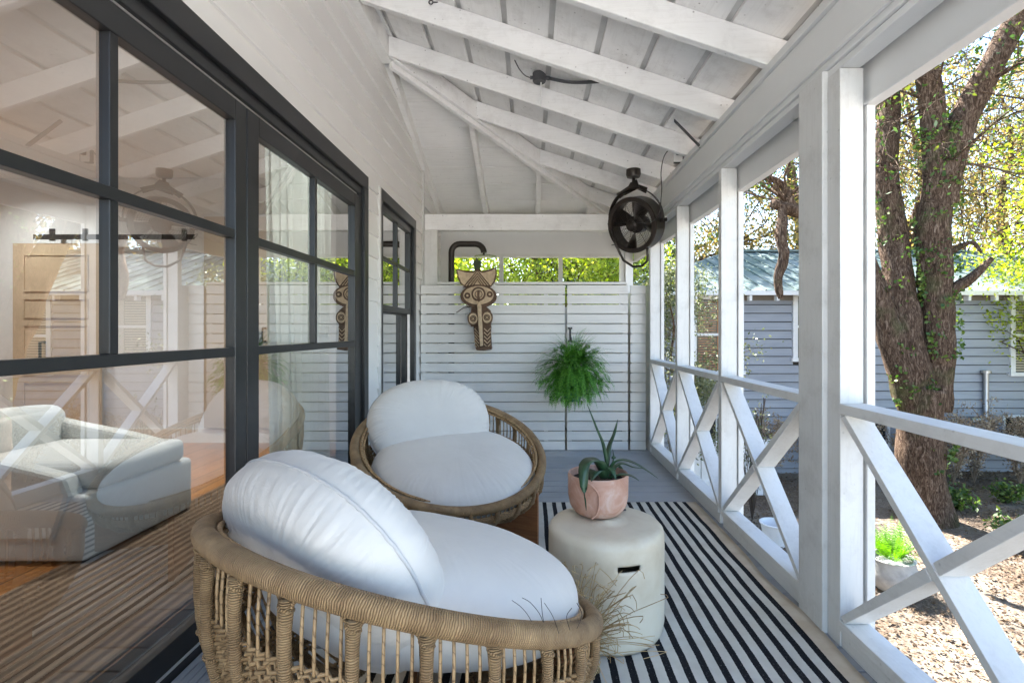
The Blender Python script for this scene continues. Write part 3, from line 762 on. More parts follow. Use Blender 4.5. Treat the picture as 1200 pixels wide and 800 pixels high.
# posts of the screened side ---------------------------------------------------
posts = [(1.945, 'big'), (3.155, ''), (4.12, ''), (5.03, ''), (0.98, ''), (0.02, ''), (-0.95, '')]
PG = 'posts of the screened side'
def post(yc, label, big=False, w=0.05):
    p = thing('screen_post', label, 'post', (XR+.05, yc, 0), 0, PG); D = W(p)
    t_ = MB()
    if big:
        t_.box(XR-.012, XR+.10, 2.035, 2.215, 0.0, 2.236-.0035); t_.build('post', M['white_v'], p, bevel=0.003, inv=D)
        t_ = MB(); t_.box(XR+.008, XR+.098, 1.95, 2.032, 0.0, 2.203); t_.build('side_post', M['white_v'], p, bevel=0.003, inv=D)
    else:
        t_.box(XR+.002, XR+.10, yc, yc+w, 0.10, 2.203); t_.build('post', M['white_v'], p, bevel=0.003, inv=D)
    t_ = MB(); t_.box(XR+.103, XR+.135, yc-.012, yc+(w if not big else .27)+.012, 0.0, 2.058); t_.build('outer_trim', M['white_v'], p, bevel=0.003, inv=D)
    return p
post(1.95, 'broad white post, the thickest and nearest one', True)
post(3.15, 'slim white post, first one beyond the broad post')
post(4.10, 'slim white post, second one beyond the broad post')
post(5.02, 'slim white post at the corner beside the slatted screen', w=0.06)
post(1.00, 'slim white post just in front of the nearest cross braced bay')
post(0.02, 'slim white post beside the camera position')
# railing bays ----------------------------------------------------------------
RG = 'cross braced railing bays'
def bay(y0, y1, label):
    b = thing('railing_bay', label, 'railing', (XR+.05, (y0+y1)/2, 0), 0, RG); D = W(b)
    t_ = MB(); t_.box(XR+.0, XR+.10, y0+.001, y1-.001, 0.888, 0.926); t_.build('top_rail', M['white'], b, bevel=0.003, inv=D)
    t_ = MB(); t_.box(XR+.001, XR+.10, y0+.001, y1-.001, 0.066, 0.104); t_.build('bottom_rail', M['white'], b, bevel=0.003, inv=D)
    t_ = MB(); t_.box(XR+.012, XR+.05, y0+.001, y1-.001, 0.0, 0.064); t_.build('kickboard', M['white'], b, bevel=0.003, inv=D)
    z0, z1 = 0.106, 0.886
    L = math.hypot(y1-y0, z1-z0); th = 0.038
    cx = XR+.05
    for k, (pa, pb) in enumerate((((y0+.02, z0), (y1-.02, z1)), ((y0+.02, z1), (y1-.02, z0)))):
        d = Vector((0, pb[0]-pa[0], pb[1]-pa[1])).normalized()
        def seg(a, bb, nm='brace'):
            n_ = Vector((0, -d.z, d.y))*th/2
            A = Vector((0, *a)); B = Vector((0, *bb))
            m_ = MB(); w0, w1 = XR+.004, XR+.096
            # ends cut level with the rails
            def cut(P, sgn):
                return P+n_*sgn
            q = [cut(A, -1), cut(B, -1), cut(B, 1), cut(A, 1)]
            q = [Vector((0, min(max(v.y, y0+.001), y1-.001), min(max(v.z, z0), z1))) for v in q]
            m_.add([Vector((w0, v.y, v.z)) for v in q]+[Vector((w1, v.y, v.z)) for v in q],
                   [(0, 1, 2, 3), (7, 6, 5, 4), (0, 4, 5, 1), (1, 5, 6, 2), (2, 6, 7, 3), (3, 7, 4, 0)])
            return m_
        if k == 0:
            seg(pa, pb).build('brace', M['white'], b, bevel=0.002, inv=D)
        else:
            mid = ((y0+y1)/2, (z0+z1)/2); ang = 2*math.atan2(z1-z0, y1-y0-.04)
            off = th/2/abs(math.sin(ang))*1.0+th/2/abs(math.tan(ang))*0
            dd = (d.y, d.z); off = th/2/abs(math.sin(ang))+th/2*abs(1/math.tan(ang))
            ma = seg(pa, (mid[0]-dd[0]*off, mid[1]-dd[1]*off)); mb_ = seg((mid[0]+dd[0]*off, mid[1]+dd[1]*off), pb)
            ma.add(mb_.v, mb_.f); ma.build('brace', M['white'], b, bevel=0.002, inv=D)
    return b
bay(4.15, 5.02, 'small far cross braced railing bay ending at the slatted screen')
bay(3.20, 4.10, 'middle cross braced railing bay, second from the slatted screen')
bay(2.217, 3.15, 'cross braced railing bay just beyond the broad post')
bay(1.05, 1.948, 'large nearest cross braced railing bay, cut by the right picture edge')
bay(0.07, 1.00, 'cross braced railing bay beside the camera position')
bay(-0.70, 0.02, 'cross braced railing bay behind the camera position')

# ------------------------------------------------------------------ slatted screen and gate
sc_ = thing('slatted_screen', 'pale horizontal slat privacy screen across the porch end, left part behind the mask', 'screen', (-.4, YF, 0)); D = W(sc_)
gate = thing('slatted_gate', 'pale horizontal slat gate with black handle behind the hanging fern', 'gate', (.66, YF, 0)); DG = W(gate)
side = thing('slatted_strip', 'narrow fixed strip of pale slats between gate and corner post', 'screen', (1.08, YF, 0)); DS = W(side)
def px2x(px, Y=YF): return (px-622)/600*Y
xs = [px2x(493), px2x(662.0), px2x(664.5), px2x(736.0), px2x(738.8), px2x(757)]
pz = 1.668/17
def slats(x0, x1, par, Dm, jit):
    t_ = MB()
    for k in range(17):
        a = 0.004+k*pz+random.uniform(-.0012, .0012)
        t_.box(x0, x1, YF+random.uniform(0, .002), YF+.018, a, a+pz-0.0095)
    return t_.build('slats', M['fence'], par, bevel=0.002, inv=Dm)
slats(xs[0], xs[1], sc_, D, 0); slats(xs[2], xs[3], gate, DG, 1); slats(xs[4], xs[5], side, DS, 2)
t_ = MB()
for x in (xs[0]+.03, -.60, px2x(640)): t_.box(x-.02, x+.02, YF+.021, YF+.06, 0, 1.66)
t_.build('stud', M['fence'], sc_, inv=D)
t_ = MB()
for x in (xs[2]+.03, xs[3]-.03): t_.box(x-.02, x+.02, YF+.021, YF+.05, 0.01, 1.66)
t_.build('stile', M['fence'], gate, inv=DG)
t_ = MB(); t_.box(xs[4]+.02, xs[5], YF+.021, YF+.06, 0, 1.66); t_.build('stud', M['fence'], side, inv=DS)
t_ = MB(); t_.box(px2x(513), px2x(735.5), YF-.01, YF+.085, 1.672, 1.695); t_.build('cap', M['fence'], sc_, bevel=.002, inv=D)
t_ = MB(); h = at(668, 392, YF)
t_.box(h.x-.022, h.x+.022, YF-.008, YF-.001, h.z+.055, h.z+.075); t_.box(h.x-.022, h.x+.022, YF-.008, YF-.001, h.z-.075, h.z-.055)
t_.tube([(h.x, YF-.004, h.z+.065), (h.x, YF-.035, h.z+.06), (h.x, YF-.035, h.z-.06), (h.x, YF-.004, h.z-.065)], .010, 8)
t_.build('handle', M['black'], gate, inv=DG)
cp = thing('corner_post', 'white square post rising from the screen to the back beam at the house wall', 'post', (px2x(504), YB, 0)); D = W(cp)
t_ = MB(); t_.box(px2x(497, YB), px2x(512.5, YB), YB+.001, YB+.088, 0, 2.234); t_.build('post', M['white_v'], cp, bevel=.004, inv=D)

# ------------------------------------------------------------------ outdoor shower stall behind the screen
sw = thing('shower_wall', 'white back wall of the shower stall with a strip of three openings', 'wall', (0, 6.38, 0)); D = W(sw)
YT = 6.36
wl = (px2x(530, YT), px2x(727, YT)); zo0, zo1 = 1.50, 1.2+(388-301)/600*YT
t_ = MB(); t_.box(XW+.001, XR+.10, YT, YT+.09, 0, zo0); t_.box(XW+.001, XR+.10, YT, YT+.09, zo1, 2.60)
t_.box(XW+.001, wl[0], YT, YT+.09, zo0, zo1); t_.box(wl[1], XR+.10, YT, YT+.09, zo0, zo1); t_.build('wall_panel', M['trim'], sw, inv=D)
t_ = MB()
for px in (587.5, 657): x = px2x(px, YT); t_.box(x-.025, x+.025, YT-.012, YT+.05, zo0, zo1)
t_.build('mullion', M['white_v'], sw, inv=D)
t_ = MB(); t_.box(wl[0]-.03, wl[1]+.03, YT-.016, YT-.001, zo1, zo1+.035); t_.build('head_trim', M['white'], sw, inv=D)
t_ = MB(); t_.box(wl[1]+.06, XR+.0, YT-.05, YT-.002, 0, 2.3); t_.build('post', M['white_v'], sw, inv=D)
t_ = MB(); t_.box(XR+.02, XR+.08, 5.09, YT-.001, 0, 1.66)
tag(t_.build('shower_side_wall', M['white']), 'white low side wall of the shower stall, seen in slivers behind the corner post', 'wall')
shp = thing('shower_pipe', 'thick dark bronze shower pipe bending over the screen with clear shower head', 'shower', tuple(at(529, 333, 5.75))); D = W(shp)
pt = [at(529, 450, 5.75), at(529, 300, 5.75)]
for a in range(0, 91, 15): pt.append(at(539-10*math.cos(R(a)), 296-10*math.sin(R(a)), 5.75))
for a in range(0, 91, 15): pt.append(at(557+10*math.sin(R(a)), 296-10*math.cos(R(a)), 5.75))
t_ = MB(); t_.tube(pt, .034, 14); t_.build('pipe', M['bronze'], shp, smooth=True, autos=40, inv=D)
hc = at(569, 299, 5.75); t_ = MB(); t_.lathe([(.012, .03), (.012, .005), (.08, -.003), (.125, -.012), (.125, -.022), (.0, -.022)], hc, 28); t_.build('shower_head', M['clear'], shp, smooth=True, autos=30, inv=D)
t_ = MB(); t_.lathe([(.013, .045), (.013, .0)], hc+Vector((-.02, 0, 0)), 12); t_.build('neck', M['bronze'], shp, inv=D)

# ------------------------------------------------------------------ carved mask
mk0 = at(560, 360, 5.10)
mk = thing('carved_mask', 'tall carved brown and cream mask with horned crest hung on the slatted screen', 'mask', tuple(mk0)); 
SM = 5.10/600/5.333
def mp_(x, y): return ((x-320)*SM, -(y-480)*SM)
BASE = Matrix(((1, 0, 0, 0), (0, 0, 1, 0), (0, 1, 0, 0), (0, 0, 0, 1)))     # local xy -> world xz, depth -> +y
def mpoly(poly, y0, y1, name, mat, bevel=.004, par=mk):
    t_ = MB(); t_.prism([mp_(*p) for p in poly], Matrix.Translation((0, y0, 0)) @ BASE, y1-y0)
    return t_.build(name, mat, par, bevel=bevel)
def circ(cx, cy, rx, ry, n=28): return [(cx+rx*math.cos(2*PI*i/n), cy+ry*math.sin(2*PI*i/n)) for i in range(n)]
crest = [(190, 245), (240, 258), (292, 262), (318, 246), (350, 262), (400, 250), (434, 235), (436, 275), (424, 320), (404, 350), (240, 352), (215, 330), (198, 290)]
cr = mpoly(crest, -.03, .02, 'crest', M['mcream'])
t_ = MB()
e = [mp_(*p) for p in crest]
t_.tube([(x, -.03, z) for x, z in e], .008, 6, closed=True)
for k, w in ((0, 0), (1, 14), (2, 28), (3, 42)):
    a = [(238+w*1.25, 350), (319, 252+w*1.3), (398-w*1.25, 350)]
    t_.tube([(mp_(*p)[0], -.032, mp_(*p)[1]) for p in a], .0065, 6)
o = t_.build('crest_lines', M['mbrown'], mk); o.parent = cr
mpoly([(290, 195), (305, 188), (312, 170), (328, 188), (345, 196), (338, 225), (330, 262), (305, 262), (296, 225)], -.02, .012, 'finial', M['mgreen'])
fo_ = mpoly(circ(327, 412, 112, 72), -.055, .02, 'face', M['mbrown'])
o = mpoly(circ(327, 408, 94, 57), -.064, -.056, 'face_inlay', M['mcream']); o.parent = fo_
def ringm(cx, cy, r, y, w=.005, mat='mbrown', par=mk, nm='ring'):
    t_ = MB(); t_.tube([(mp_(cx+r*math.cos(a), cy+r*math.sin(a))[0], y, mp_(cx+r*math.cos(a), cy+r*math.sin(a))[1]) for a in [2*PI*i/22 for i in range(22)]], w, 6, closed=True)
    o = t_.build(nm, M[mat], par, smooth=True); return o
for cx, cy in ((260, 410), (398, 402)):
    o = mpoly(circ(cx, cy, 19, 19, 18), -.074, -.065, 'eye', M['mbrown'], .002); o.parent = fo_
    q = mpoly(circ(cx, cy, 7, 7, 12), -.079, -.0745, 'pupil', M['mcream'], 0); q.parent = fo_
o = mpoly(circ(328, 400, 44, 44), -.072, -.065, 'centre_disc', M['mbrown'], .002); o.parent = fo_
o = mpoly(circ(328, 400, 33, 33), -.078, -.0725, 'centre_inlay', M['mcream'], .002); o.parent = fo_
for rr in (22,): o = ringm(330, 402, rr, -.080, .004); o.parent = fo_
o = mpoly([(322, 380), (338, 385), (334, 410), (342, 440), (330, 452), (322, 430)], -.092, -.079, 'centre_figure', M['mbrown'], 0); o.parent = fo_
mpoly([(285, 480), (375, 478), (400, 500), (408, 545), (402, 600), (280, 600), (274, 550)], -.05, .02, 'muzzle', M['mbrown'])
for cx, cy in ((296, 552), (381, 545)):
    o = mpoly(circ(cx, cy, 36, 44), -.072, -.051, 'muzzle_disc', M['mbrown'], .004)
    q = mpoly(circ(cx, cy, 27, 34), -.078, -.0725, 'disc_inlay', M['mcream'], .002); q.parent = o
    for rr in (9, 17): q = ringm(cx, cy, rr, -.079, .0045); q.parent = o
nb = mpoly([(322, 470), (334, 455), (346, 470), (352, 600), (356, 718), (340, 722), (330, 600)], -.105, -.02, 'nose_ridge', M['mcream'])
sn = mpoly([(296, 600), (405, 598), (402, 640), (408, 732), (312, 742), (304, 690)], -.05, .02, 'snout', M['mbrown'])
t_ = MB()
for k in range(6):
    a, b = mp_(303, 612+k*20), mp_(330, 645+k*20); t_.tube([(a[0], -.052, a[1]), (b[0], -.052, b[1])], .005, 6)
for k in range(5):
    a, b, c = mp_(362, 612+k*24), mp_(382, 632+k*24), mp_(402, 610+k*24); t_.tube([(a[0], -.052, a[1]), (b[0], -.052, b[1]), (c[0], -.052, c[1])], .005, 6)
o = t_.build('snout_lines', M['mcream'], mk); o.parent = sn
mpoly([(308, 728), (360, 722), (410, 726), (408, 742), (360, 748), (316, 746)], -.075, .02, 'lip', M['mbrown'])
t_ = MB(); t_.tube([(mp_(282, 474)[0], -.03, mp_(282, 474)[1]), (mp_(235, 485)[0], -.06, mp_(235, 485)[1]), (mp_(190, 514)[0], -.05, mp_(190, 514)[1])], .004, 6); t_.build('cord', M['twig'], mk)

# ------------------------------------------------------------------ ceiling fan
fanY = 4.42; f0 = at(743, 203, fanY)
fan = thing('drum_fan', 'dark bronze caged drum fan hanging from the rafter above the rail', 'fan', tuple(f0)); 
c0 = Vector((0, 0, 0))
zr = ztop(f0.x)-0.15-f0.z      # underside of the rafter in local z
t_ = MB(); t_.lathe([(.062, zr+.012), (.064, zr-.03), (.055, zr-.055), (.02, zr-.062)], (0, 0.025, 0), 28); t_.build('canopy', M['bronze'], fan, smooth=True, autos=35)
fc = at(741, 264, fanY-.03)-f0
t_ = MB(); t_.tube([(0, .025, zr-.05), (0, .02, fc.z+.345)], .014, 12); t_.build('downrod', M['bronze'], fan, smooth=True)
nrm = Vector((-.66, -.70, -.27)).normalized()
sx_ = nrm.cross(Vector((0, 0, 1))).normalized(); ux_ = sx_.cross(nrm).normalized()
if ux_.z < 0: ux_ = -ux_; sx_ = -sx_
RM = Matrix((sx_, ux_, nrm)).transposed()      # local z = facing direction
RF = 0.230
# yoke over the drum
t_ = MB(); pts = []
for a in range(-8, 189, 7):
    rr = RF+.030+.02*max(0, math.sin(R(a)))
    p = fc+RM @ Vector((rr*math.cos(R(a)), rr*math.sin(R(a))+.02, -.07)); pts.append(p)
for i in range(len(pts)-1):
    t_.bar(pts[i], pts[i+1], .042, .007, up=(pts[i]-fc))
t_.build('yoke', M['bronze'], fan)
t_ = MB(); ap = Vector((0, .02, fc.z+.36))
for a in (60, 120):
    rr = RF+.05; t_.bar(ap, fc+RM @ Vector((rr*math.cos(R(a)), rr*math.sin(R(a))+.02, -.07)), .035, .008, up=nrm, ew=.05)
t_.bar(ap+Vector((0, 0, .03)), fc+RM @ Vector((0, RF+.05, -.07)), .07, .010, up=nrm, ew=.16)
t_.build('yoke_bracket', M['bronze'], fan)
t_ = MB(); t_.lathe([(RF-.012, -.15), (RF, -.15), (RF+.004, -.13), (RF+.002, .0), (RF+.008, .012), (RF+.004, .022), (RF-.03, .022), (RF-.034, .008), (RF-.014, -.01), (RF-.012, -.15)], fc, 56, RM, False, False)
t_.build('drum', M['bronze'], fan, smooth=True, autos=35)
for zc, nm in ((.018, 'front_grill'), (-.145, 'rear_grill')):
    t_ = MB()
    for r_ in [0.03+i*0.0165 for i in range(13)]:
        t_.tube([fc+RM @ Vector((r_*math.cos(a), r_*math.sin(a), zc+.006*(1-(r_/RF)**2))) for a in [2*PI*i/36 for i in range(36)]], .0011, 4, closed=True)
    for i in range(12):
        a = 2*PI*i/12; t_.tube([fc+RM @ Vector((r_*math.cos(a+.5*(r_/RF)), r_*math.sin(a+.5*(r_/RF)), zc+.008*(1-(r_/RF)**2))) for r_ in (.02, .08, .14, .2, RF-.02)], .0018, 4)
    t_.build(nm, M['wire'] if zc > 0 else M['steel'], fan)
t_ = MB(); t_.lathe([(.0, .024), (.05, .022), (.055, .010), (.05, .004)], fc, 24, RM); t_.build('front_badge', M['bronze'], fan, smooth=True)
t_ = MB(); t_.lathe([(.055, -.05), (.075, -.06), (.08, -.145), (.06, -.20), (.0, -.21)], fc, 24, RM); t_.build('motor', M['bronze'], fan, smooth=True, autos=40)
for k in range(4):
    a0 = 2*PI*k/4+.4; vs = []; fs = []
    for i in range(7):
        r_ = .04+i*(.19/6)
        for j in range(7):
            s = j/6; w = .62-.18*abs(i/6-.55); a = a0+(s-.5)*w*1.25
            vs.append(fc+RM @ Vector((r_*math.cos(a), r_*math.sin(a), -.085-.05*(s-.5)*2)))
    for i in range(6):
        for j in range(6): q = i*7+j; fs.append((q, q+7, q+8, q+1))
    t_ = MB(); t_.add(vs, fs); o = t_.build('blade', M['bronze'], fan, smooth=True); sm = o.modifiers.new('thick', 'SOLIDIFY'); sm.thickness = .003
t_ = MB()
hb = [Vector((-.13, -.20, .03)), Vector((-.11, -.31, .02)), Vector((-.04, -.355, 0)), Vector((.05, -.355, 0)), Vector((.14, -.29, 0)), Vector((.17, -.15, .035)), Vector((.19, .0, .03))]
t_.tube([fc+RM @ p for p in hb], .011, 8); t_.build('stand_handle', M['bronze'], fan, smooth=True)
for sg in (-1, 1):
    t_ = MB(); t_.tube([fc+RM @ Vector((sg*(RF-.004), .0, -.07)), fc+RM @ Vector((sg*(RF+.055), .0, -.07))], .016, 10); t_.build('pivot_knob', M['bronze'], fan)
# cord up to the outlet box on the cap of the header beam
ob = at(801, 198, 3.98); ob.x = XR+.0
ob = Vector((XR-.04, 3.93, 2.50))
obx = thing('outlet_box', 'small white outlet box on top of the header beam', 'outlet', tuple(ob)); 
MB().box(-.02, .045, .0, .055, .0, .105).build('box', M['box'], obx, bevel=.003)
MB().box(-.035, .035, -.006, -.0005, -.003, .112).build('cover_plate', M['iwhite'], obx, bevel=.002)
MB().box(-.018, .012, -.045, -.007, .045, .075).build('plug', M['black'], obx, bevel=.006)
t_ = MB(); A = ob+Vector((-.01, -.05, .06))-f0
cpts = [A, A+Vector((-.05, -.01, .02)), A+Vector((-.10, .02, -.02)), A+Vector((-.12, .05, -.14)), A+Vector((-.10, .12, -.30)), A+Vector((-.12, .3, -.46)), fc+RM @ Vector((.28, .05, -.08))]
E_ = fc+RM @ Vector((.28, .05, -.08))
cpts += [E_+Vector((.06, 0, -.06)), E_+Vector((.10, 0, -.10)), E_+Vector((.05, 0, -.14)), E_+Vector((.01, 0, -.10)), E_+Vector((.06, 0, -.12)), E_+Vector((.09, 0, -.18)), E_+Vector((.02, 0, -.2))]
def smoothpts(P, n=6):
    out = []
    for i in range(len(P)-1):
        p0 = P[max(i-1, 0)]; p1 = P[i]; p2 = P[i+1]; p3 = P[min(i+2, len(P)-1)]
        for k in range(n):
            s = k/n; out.append(0.5*((2*p1)+(p2-p0)*s+(2*p0-5*p1+4*p2-p3)*s*s+(3*p1-p0-3*p2+p3)*s**3))
    out.append(P[-1]); return out
t_.tube(smoothpts(cpts), .004, 6); t_.build('power_cord', M['black'], fan, smooth=True)

# ceiling junction box
jb0 = at(632, 83, 2.50+0.6427-.02)
jb0 = at(632, 84, 3.61); jz = ztop(jb0.x)
jb = thing('junction_box', 'dark round junction box with black conduit on the ceiling boards', 'electrical box', (jb0.x, 3.61, jz)); 
MB().lathe([(.0, -.062), (.042, -.062), (.047, -.055), (.047, -.0), ], (0, 0, 0), 24).build('box', M['greybox'], jb, smooth=True, autos=35)
t_ = MB(); t_.tube([(.04, 0, -.03), (.07, 0, -.035)], .015, 10); t_.build('gland', M['greybox'], jb)
t_ = MB(); t_.tube([(-.04, 0, -.03), (-.065, 0, -.03)], .012, 10); t_.build('gland', M['greybox'], jb)
t_ = MB(); t_.tube(smoothpts([Vector((.07, 0, -.035)), Vector((.2, -.05, -.085)), Vector((.34, -.14, -.13)), Vector((.48, -.27, -.175))]), .012, 8); t_.build('conduit', M['greybox'], jb, smooth=True)
t_ = MB(); t_.tube(smoothpts([Vector((-.065, 0, -.03)), Vector((-.10, -.01, -.02)), Vector((-.14, -.06, .0)), Vector((-.17, -.12, .03))]), .004, 6); t_.build('cable', M['greybox'], jb, smooth=True)
t_ = MB(); t_.tube([(.012, .0, -.062), (.012, .165, -.165)], .005, 6); t_.build('white_wire', M['iwhite'], jb)
kn = thing('screw_eye', 'dark screw eye in the rafter near the top edge above the back chair', 'hook', tuple(at(505, 3, 3.13)))
t_ = MB(); t_.tube([(0.012*math.cos(a), 0, 0.012*math.sin(a)) for a in [2*PI*i/12 for i in range(12)]], .004, 6, closed=True); t_.tube([(.012, .0, 0), (.04, .015, .01)], .004, 6)
t_.build('ring', M['greybox'], kn)
t_ = MB(); bk = at(833, 143, 3.45); bk.x = XR-.05
t_.bar((XR-.16, 3.60, ztop(XR-.16)-.02), (XR-.012, 3.50, 2.46), .03, .006, up=(1, 0, 1))
tag(t_.build('metal_strap', M['greybox']), 'short dark metal strap between ceiling and header beam', 'strap')

# ------------------------------------------------------------------ rug
rg = MB(); nx, ny = 60, 150; vs = []; fs = []
x0, x1, y0, y1 = -0.62, 1.15, -0.7, 3.58
for j in range(ny+1):
    for i in range(nx+1):
        u = i/nx; v = j/ny; X = x0+(x1-x0)*u; Y = y0+(y1-y0)*v
        w = 0.016*noise.noise(Vector((Y*2.2, 3.1, 0)))*u*2
        z = 0.008+0.0025*noise.noise(Vector((X*3, Y*3, 1)))+0.006*max(0, noise.noise(Vector((Y*3.1, 0, 7))))*max(0, (u-.88)/.12)
        vs.append((X+w, Y+0.006*noise.noise(Vector((X*4, 9, Y))), z))
for j in range(ny):
    for i in range(nx):
        a = j*(nx+1)+i; fs.append((a, a+1, a+nx+2, a+nx+1))
rg.add(vs, fs); o = rg.build('striped_rug', M['rug'], smooth=True)
sm = o.modifiers.new('thick', 'SOLIDIFY'); sm.thickness = .006; sm.offset = -1
tag(o, 'black and cream striped flatwoven rug on the grey porch boards', 'rug')

# ------------------------------------------------------------------ lounge chairs
RR, TILT, CZ = 0.52, 0.402, 0.532
def cushion(a, b, c, name, e=0.75, wr=1.0, seed=0, flat=1.0, sag=0.0, n1=400, n2=64, mat='cushion', sq=1.0):
    """round padded cushion in local xy with thickness along z"""
    mb = MB(); vs = []; fs = []
    for j in range(n2+1):
        v = -PI/2+PI*j/n2
        cv = max(0.0, math.cos(v))**e; sv = math.copysign(abs(math.sin(v))**0.9, math.sin(v))
        edge = math.cos(v)**5 if cv > 0 else 0
        for i in range(n1):
            u = 2*PI*i/n1
            cu, su = math.cos(u), math.sin(u)
            cu = math.copysign(abs(cu)**sq, cu); su = math.copysign(abs(su)**sq, su)
            # gathers run inwards from the seam
            g = noise.noise(Vector((u*11, seed, v*1.2)))*.45+noise.noise(Vector((u*34+v*3, seed+3, v*1.1)))*.75
            g2 = noise.noise(Vector((cu*cv*2.2+seed, su*cv*2.2, sv+3)))
            g3 = noise.noise(Vector((cu*cv*5+seed, su*cv*5, sv*2+9)))
            fold = (math.cos(v)**1.5 if cv > 0 else 0)*(1-.6*edge)
            rr = 1+wr*(0.008*g*fold)+0.006*g2-0.012*edge*flat
            x = a*cu*cv*rr; y = b*su*cv*rr
            z = c*sv*(1+0.022*g2+0.010*g3)+wr*0.009*g*fold*(1 if v > 0 else -1)-sag*math.exp(-((x/(a*.5))**2+(y/(b*.5))**2))*(1 if v > 0 else 0)
            vs.append((x, y, z))
    for j in range(n2):
        for i in range(n1):
            i2 = (i+1) % n1; fs.append((j*n1+i, j*n1+i2, (j+1)*n1+i2, (j+1)*n1+i))
    mb.add(vs, fs)
    o = mb.build(name, M[mat], None, smooth=True)
    mid = n2//2
    p_ = MB(); p_.tube([Vector(vs[mid*n1+i]) for i in range(0, n1, 2)], .0045, 6, closed=True)
    q = p_.build('piping', M['piping'], o, smooth=True)
    return o
def make_chair(label, loc, az):
    t = thing('rattan_chair', label, 'chair', loc, az, 'round rattan chairs on the rug')
    ct_, st_ = math.cos(TILT), math.sin(TILT)
    def rim(a, r=RR, dz=0): return Vector((r*math.cos(a)*ct_, r*math.sin(a), CZ+r*math.cos(a)*st_+dz))
    NR = 120
    t_ = MB(); t_.tube([rim(2*PI*i/NR) for i in range(NR)], .025, 16, closed=True); t_.build('rim', M['wrap'], t, smooth=True)
    t_ = MB(); t_.tube([rim(2*PI*i/NR, RR-.034, .012) for i in range(NR)], .0075, 8, closed=True); t_.tube([rim(2*PI*i/NR, RR-.046, .0) for i in range(NR)], .006, 8, closed=True)
    t_.build('rim_braid', M['cane'], t, smooth=True)
    def prof(a, s, off=0.0):
        P0 = rim(a); h = P0.z-.18; out = Vector((math.cos(a), math.sin(a), 0))
        P3 = out*0.16+Vector((0, 0, .185)); 
        P1 = P0+out*(.04)+Vector((0, 0, -.55*h)); P2 = out*(RR*.80)+Vector((0, 0, .175))
        q = P0*(1-s)**3+P1*3*s*(1-s)**2+P2*3*s*s*(1-s)+P3*s**3
        return q-out*off
    NS = 24
    for k in range(NS):
        a = 2*PI*(k+.5)/NS
        t_ = MB(); pts = [prof(a, .03+.94*i/14) for i in range(15)]
        t_.tube(pts, [.0150 if i == 0 else .0125 for i in range(15)], 10)
        # binding loops that tie the stave to the rim and at intervals down it
        for s in (.05, .28, .5, .72):
            c_ = prof(a, s); d_ = (prof(a, s+.03)-prof(a, s-.02)).normalized(); u_ = d_.orthogonal().normalized(); w_ = d_.cross(u_)
            t_.tube([c_+(u_*math.cos(b)+w_*math.sin(b))*.0138+d_*.006*math.sin(b) for b in [2*PI*i/12 for i in range(12)]], .0028, 5, closed=True)
        for sg in (-1, 1):
            t_.tube([prof(a, .06)+Vector((0, 0, -.015)), prof(a+sg*.028, .035), rim(a+sg*.05)+Vector((0, 0, -.02))], .005, 6)
        t_.build('stave', M['wrap'], t, smooth=True)
    # spokes between the staves and woven bands through them
    sp = MB()
    for k in range(NS):
        for m in range(1, 5):
            a = 2*PI*(k+.5+m/5)/NS
            lean = .05*(1 if m % 2 else -1)
            sp.tube([prof(a+(lean if i > 5 else 0)*(i-5)/6, .02+.93*i/11, .012) for i in range(12)], .0036, 5)
    sp.build('spokes', M['cane'], t, smooth=True)
    wv = MB(); NW = NS*5*2
    for band, (s0, s1, nr) in enumerate(((.18, .35, 11), (.52, .68, 9), (.84, .96, 5))):
        for r_ in range(nr):
            s = s0+(s1-s0)*r_/(nr-1)
            pts = []
            for i in range(NW):
                a = 2*PI*i/NW+.5*2*PI/NS
                pts.append(prof(a, s+.006*noise.noise(Vector((a*9, band, r_))), .012+.0062*math.cos(PI*i/1.0+PI*r_)*(1 if i % 2 == 0 else 1)))
            wv.tube(pts, .0042, 5, closed=True)
    wv.build('woven_bands', M['cane'], t, smooth=True)
    # crossed wooden planks that cradle the basket
    poly = [(-.51, 0.012), (.51, 0.012), (.51, .325), (.47, .305), (.38, .215), (.2, .17), (-.2, .17), (-.38, .215), (-.47, .305), (-.51, .325)]
    for sg in (-1, 1):
        an = PI+sg*PI/4
        Rz = Matrix.Rotation(an, 4, 'Z'); fl_ = Matrix(((1, 0, 0, 0), (0, 0, -1, 0), (0, 1, 0, 0), (0, 0, 0, 1)))
        t_ = MB()
        if sg < 0:
            t_.prism(poly, Rz @ Matrix.Translation((0, .0125, 0)) @ fl_, .025)
        else:
            h1 = [(x, z) for x, z in poly if x > 0]; right = [(.014, .012), (.51, .012), (.51, .325), (.47, .305), (.38, .215), (.2, .17), (.014, .17)]
            left = [(-x, z) for x, z in right][::-1]
            t_.prism(right, Rz @ Matrix.Translation((0, .0125, 0)) @ fl_, .025); t_.prism(left, Rz @ Matrix.Translation((0, .0125, 0)) @ fl_, .025)
        t_.build('base_plank', M['plinth'], t, bevel=.003)
    s = cushion(.425, .455, .138, 'seat_cushion', .62, .4, seed=3)
    s.parent = t; s.location = (-.055, 0, CZ-.040); s.rotation_euler = (0, -.26, 0)
    # local z of the back cushion points forwards (-x) and up
    b = cushion(.27, .37, .125, 'back_cushion', .50, 1.0, seed=11, sq=.86)
    b.parent = t; b.location = (.222, -.035, CZ+.104)
    b.rotation_euler = (0, -R(90-24), 0)
    return t
ch2 = make_chair('round rattan chair with white cushions, back turned to the camera, beside the sliding door', (-.338, 1.425, .012), 4.051)
ch1 = dup(ch2, 'round rattan chair with white cushions facing the camera, near the slatted screen', (-.447, 2.892, .012), 2.055)
for c in ch1.children:
    if c.name.startswith('seat_cushion'): c.location.z -= .072
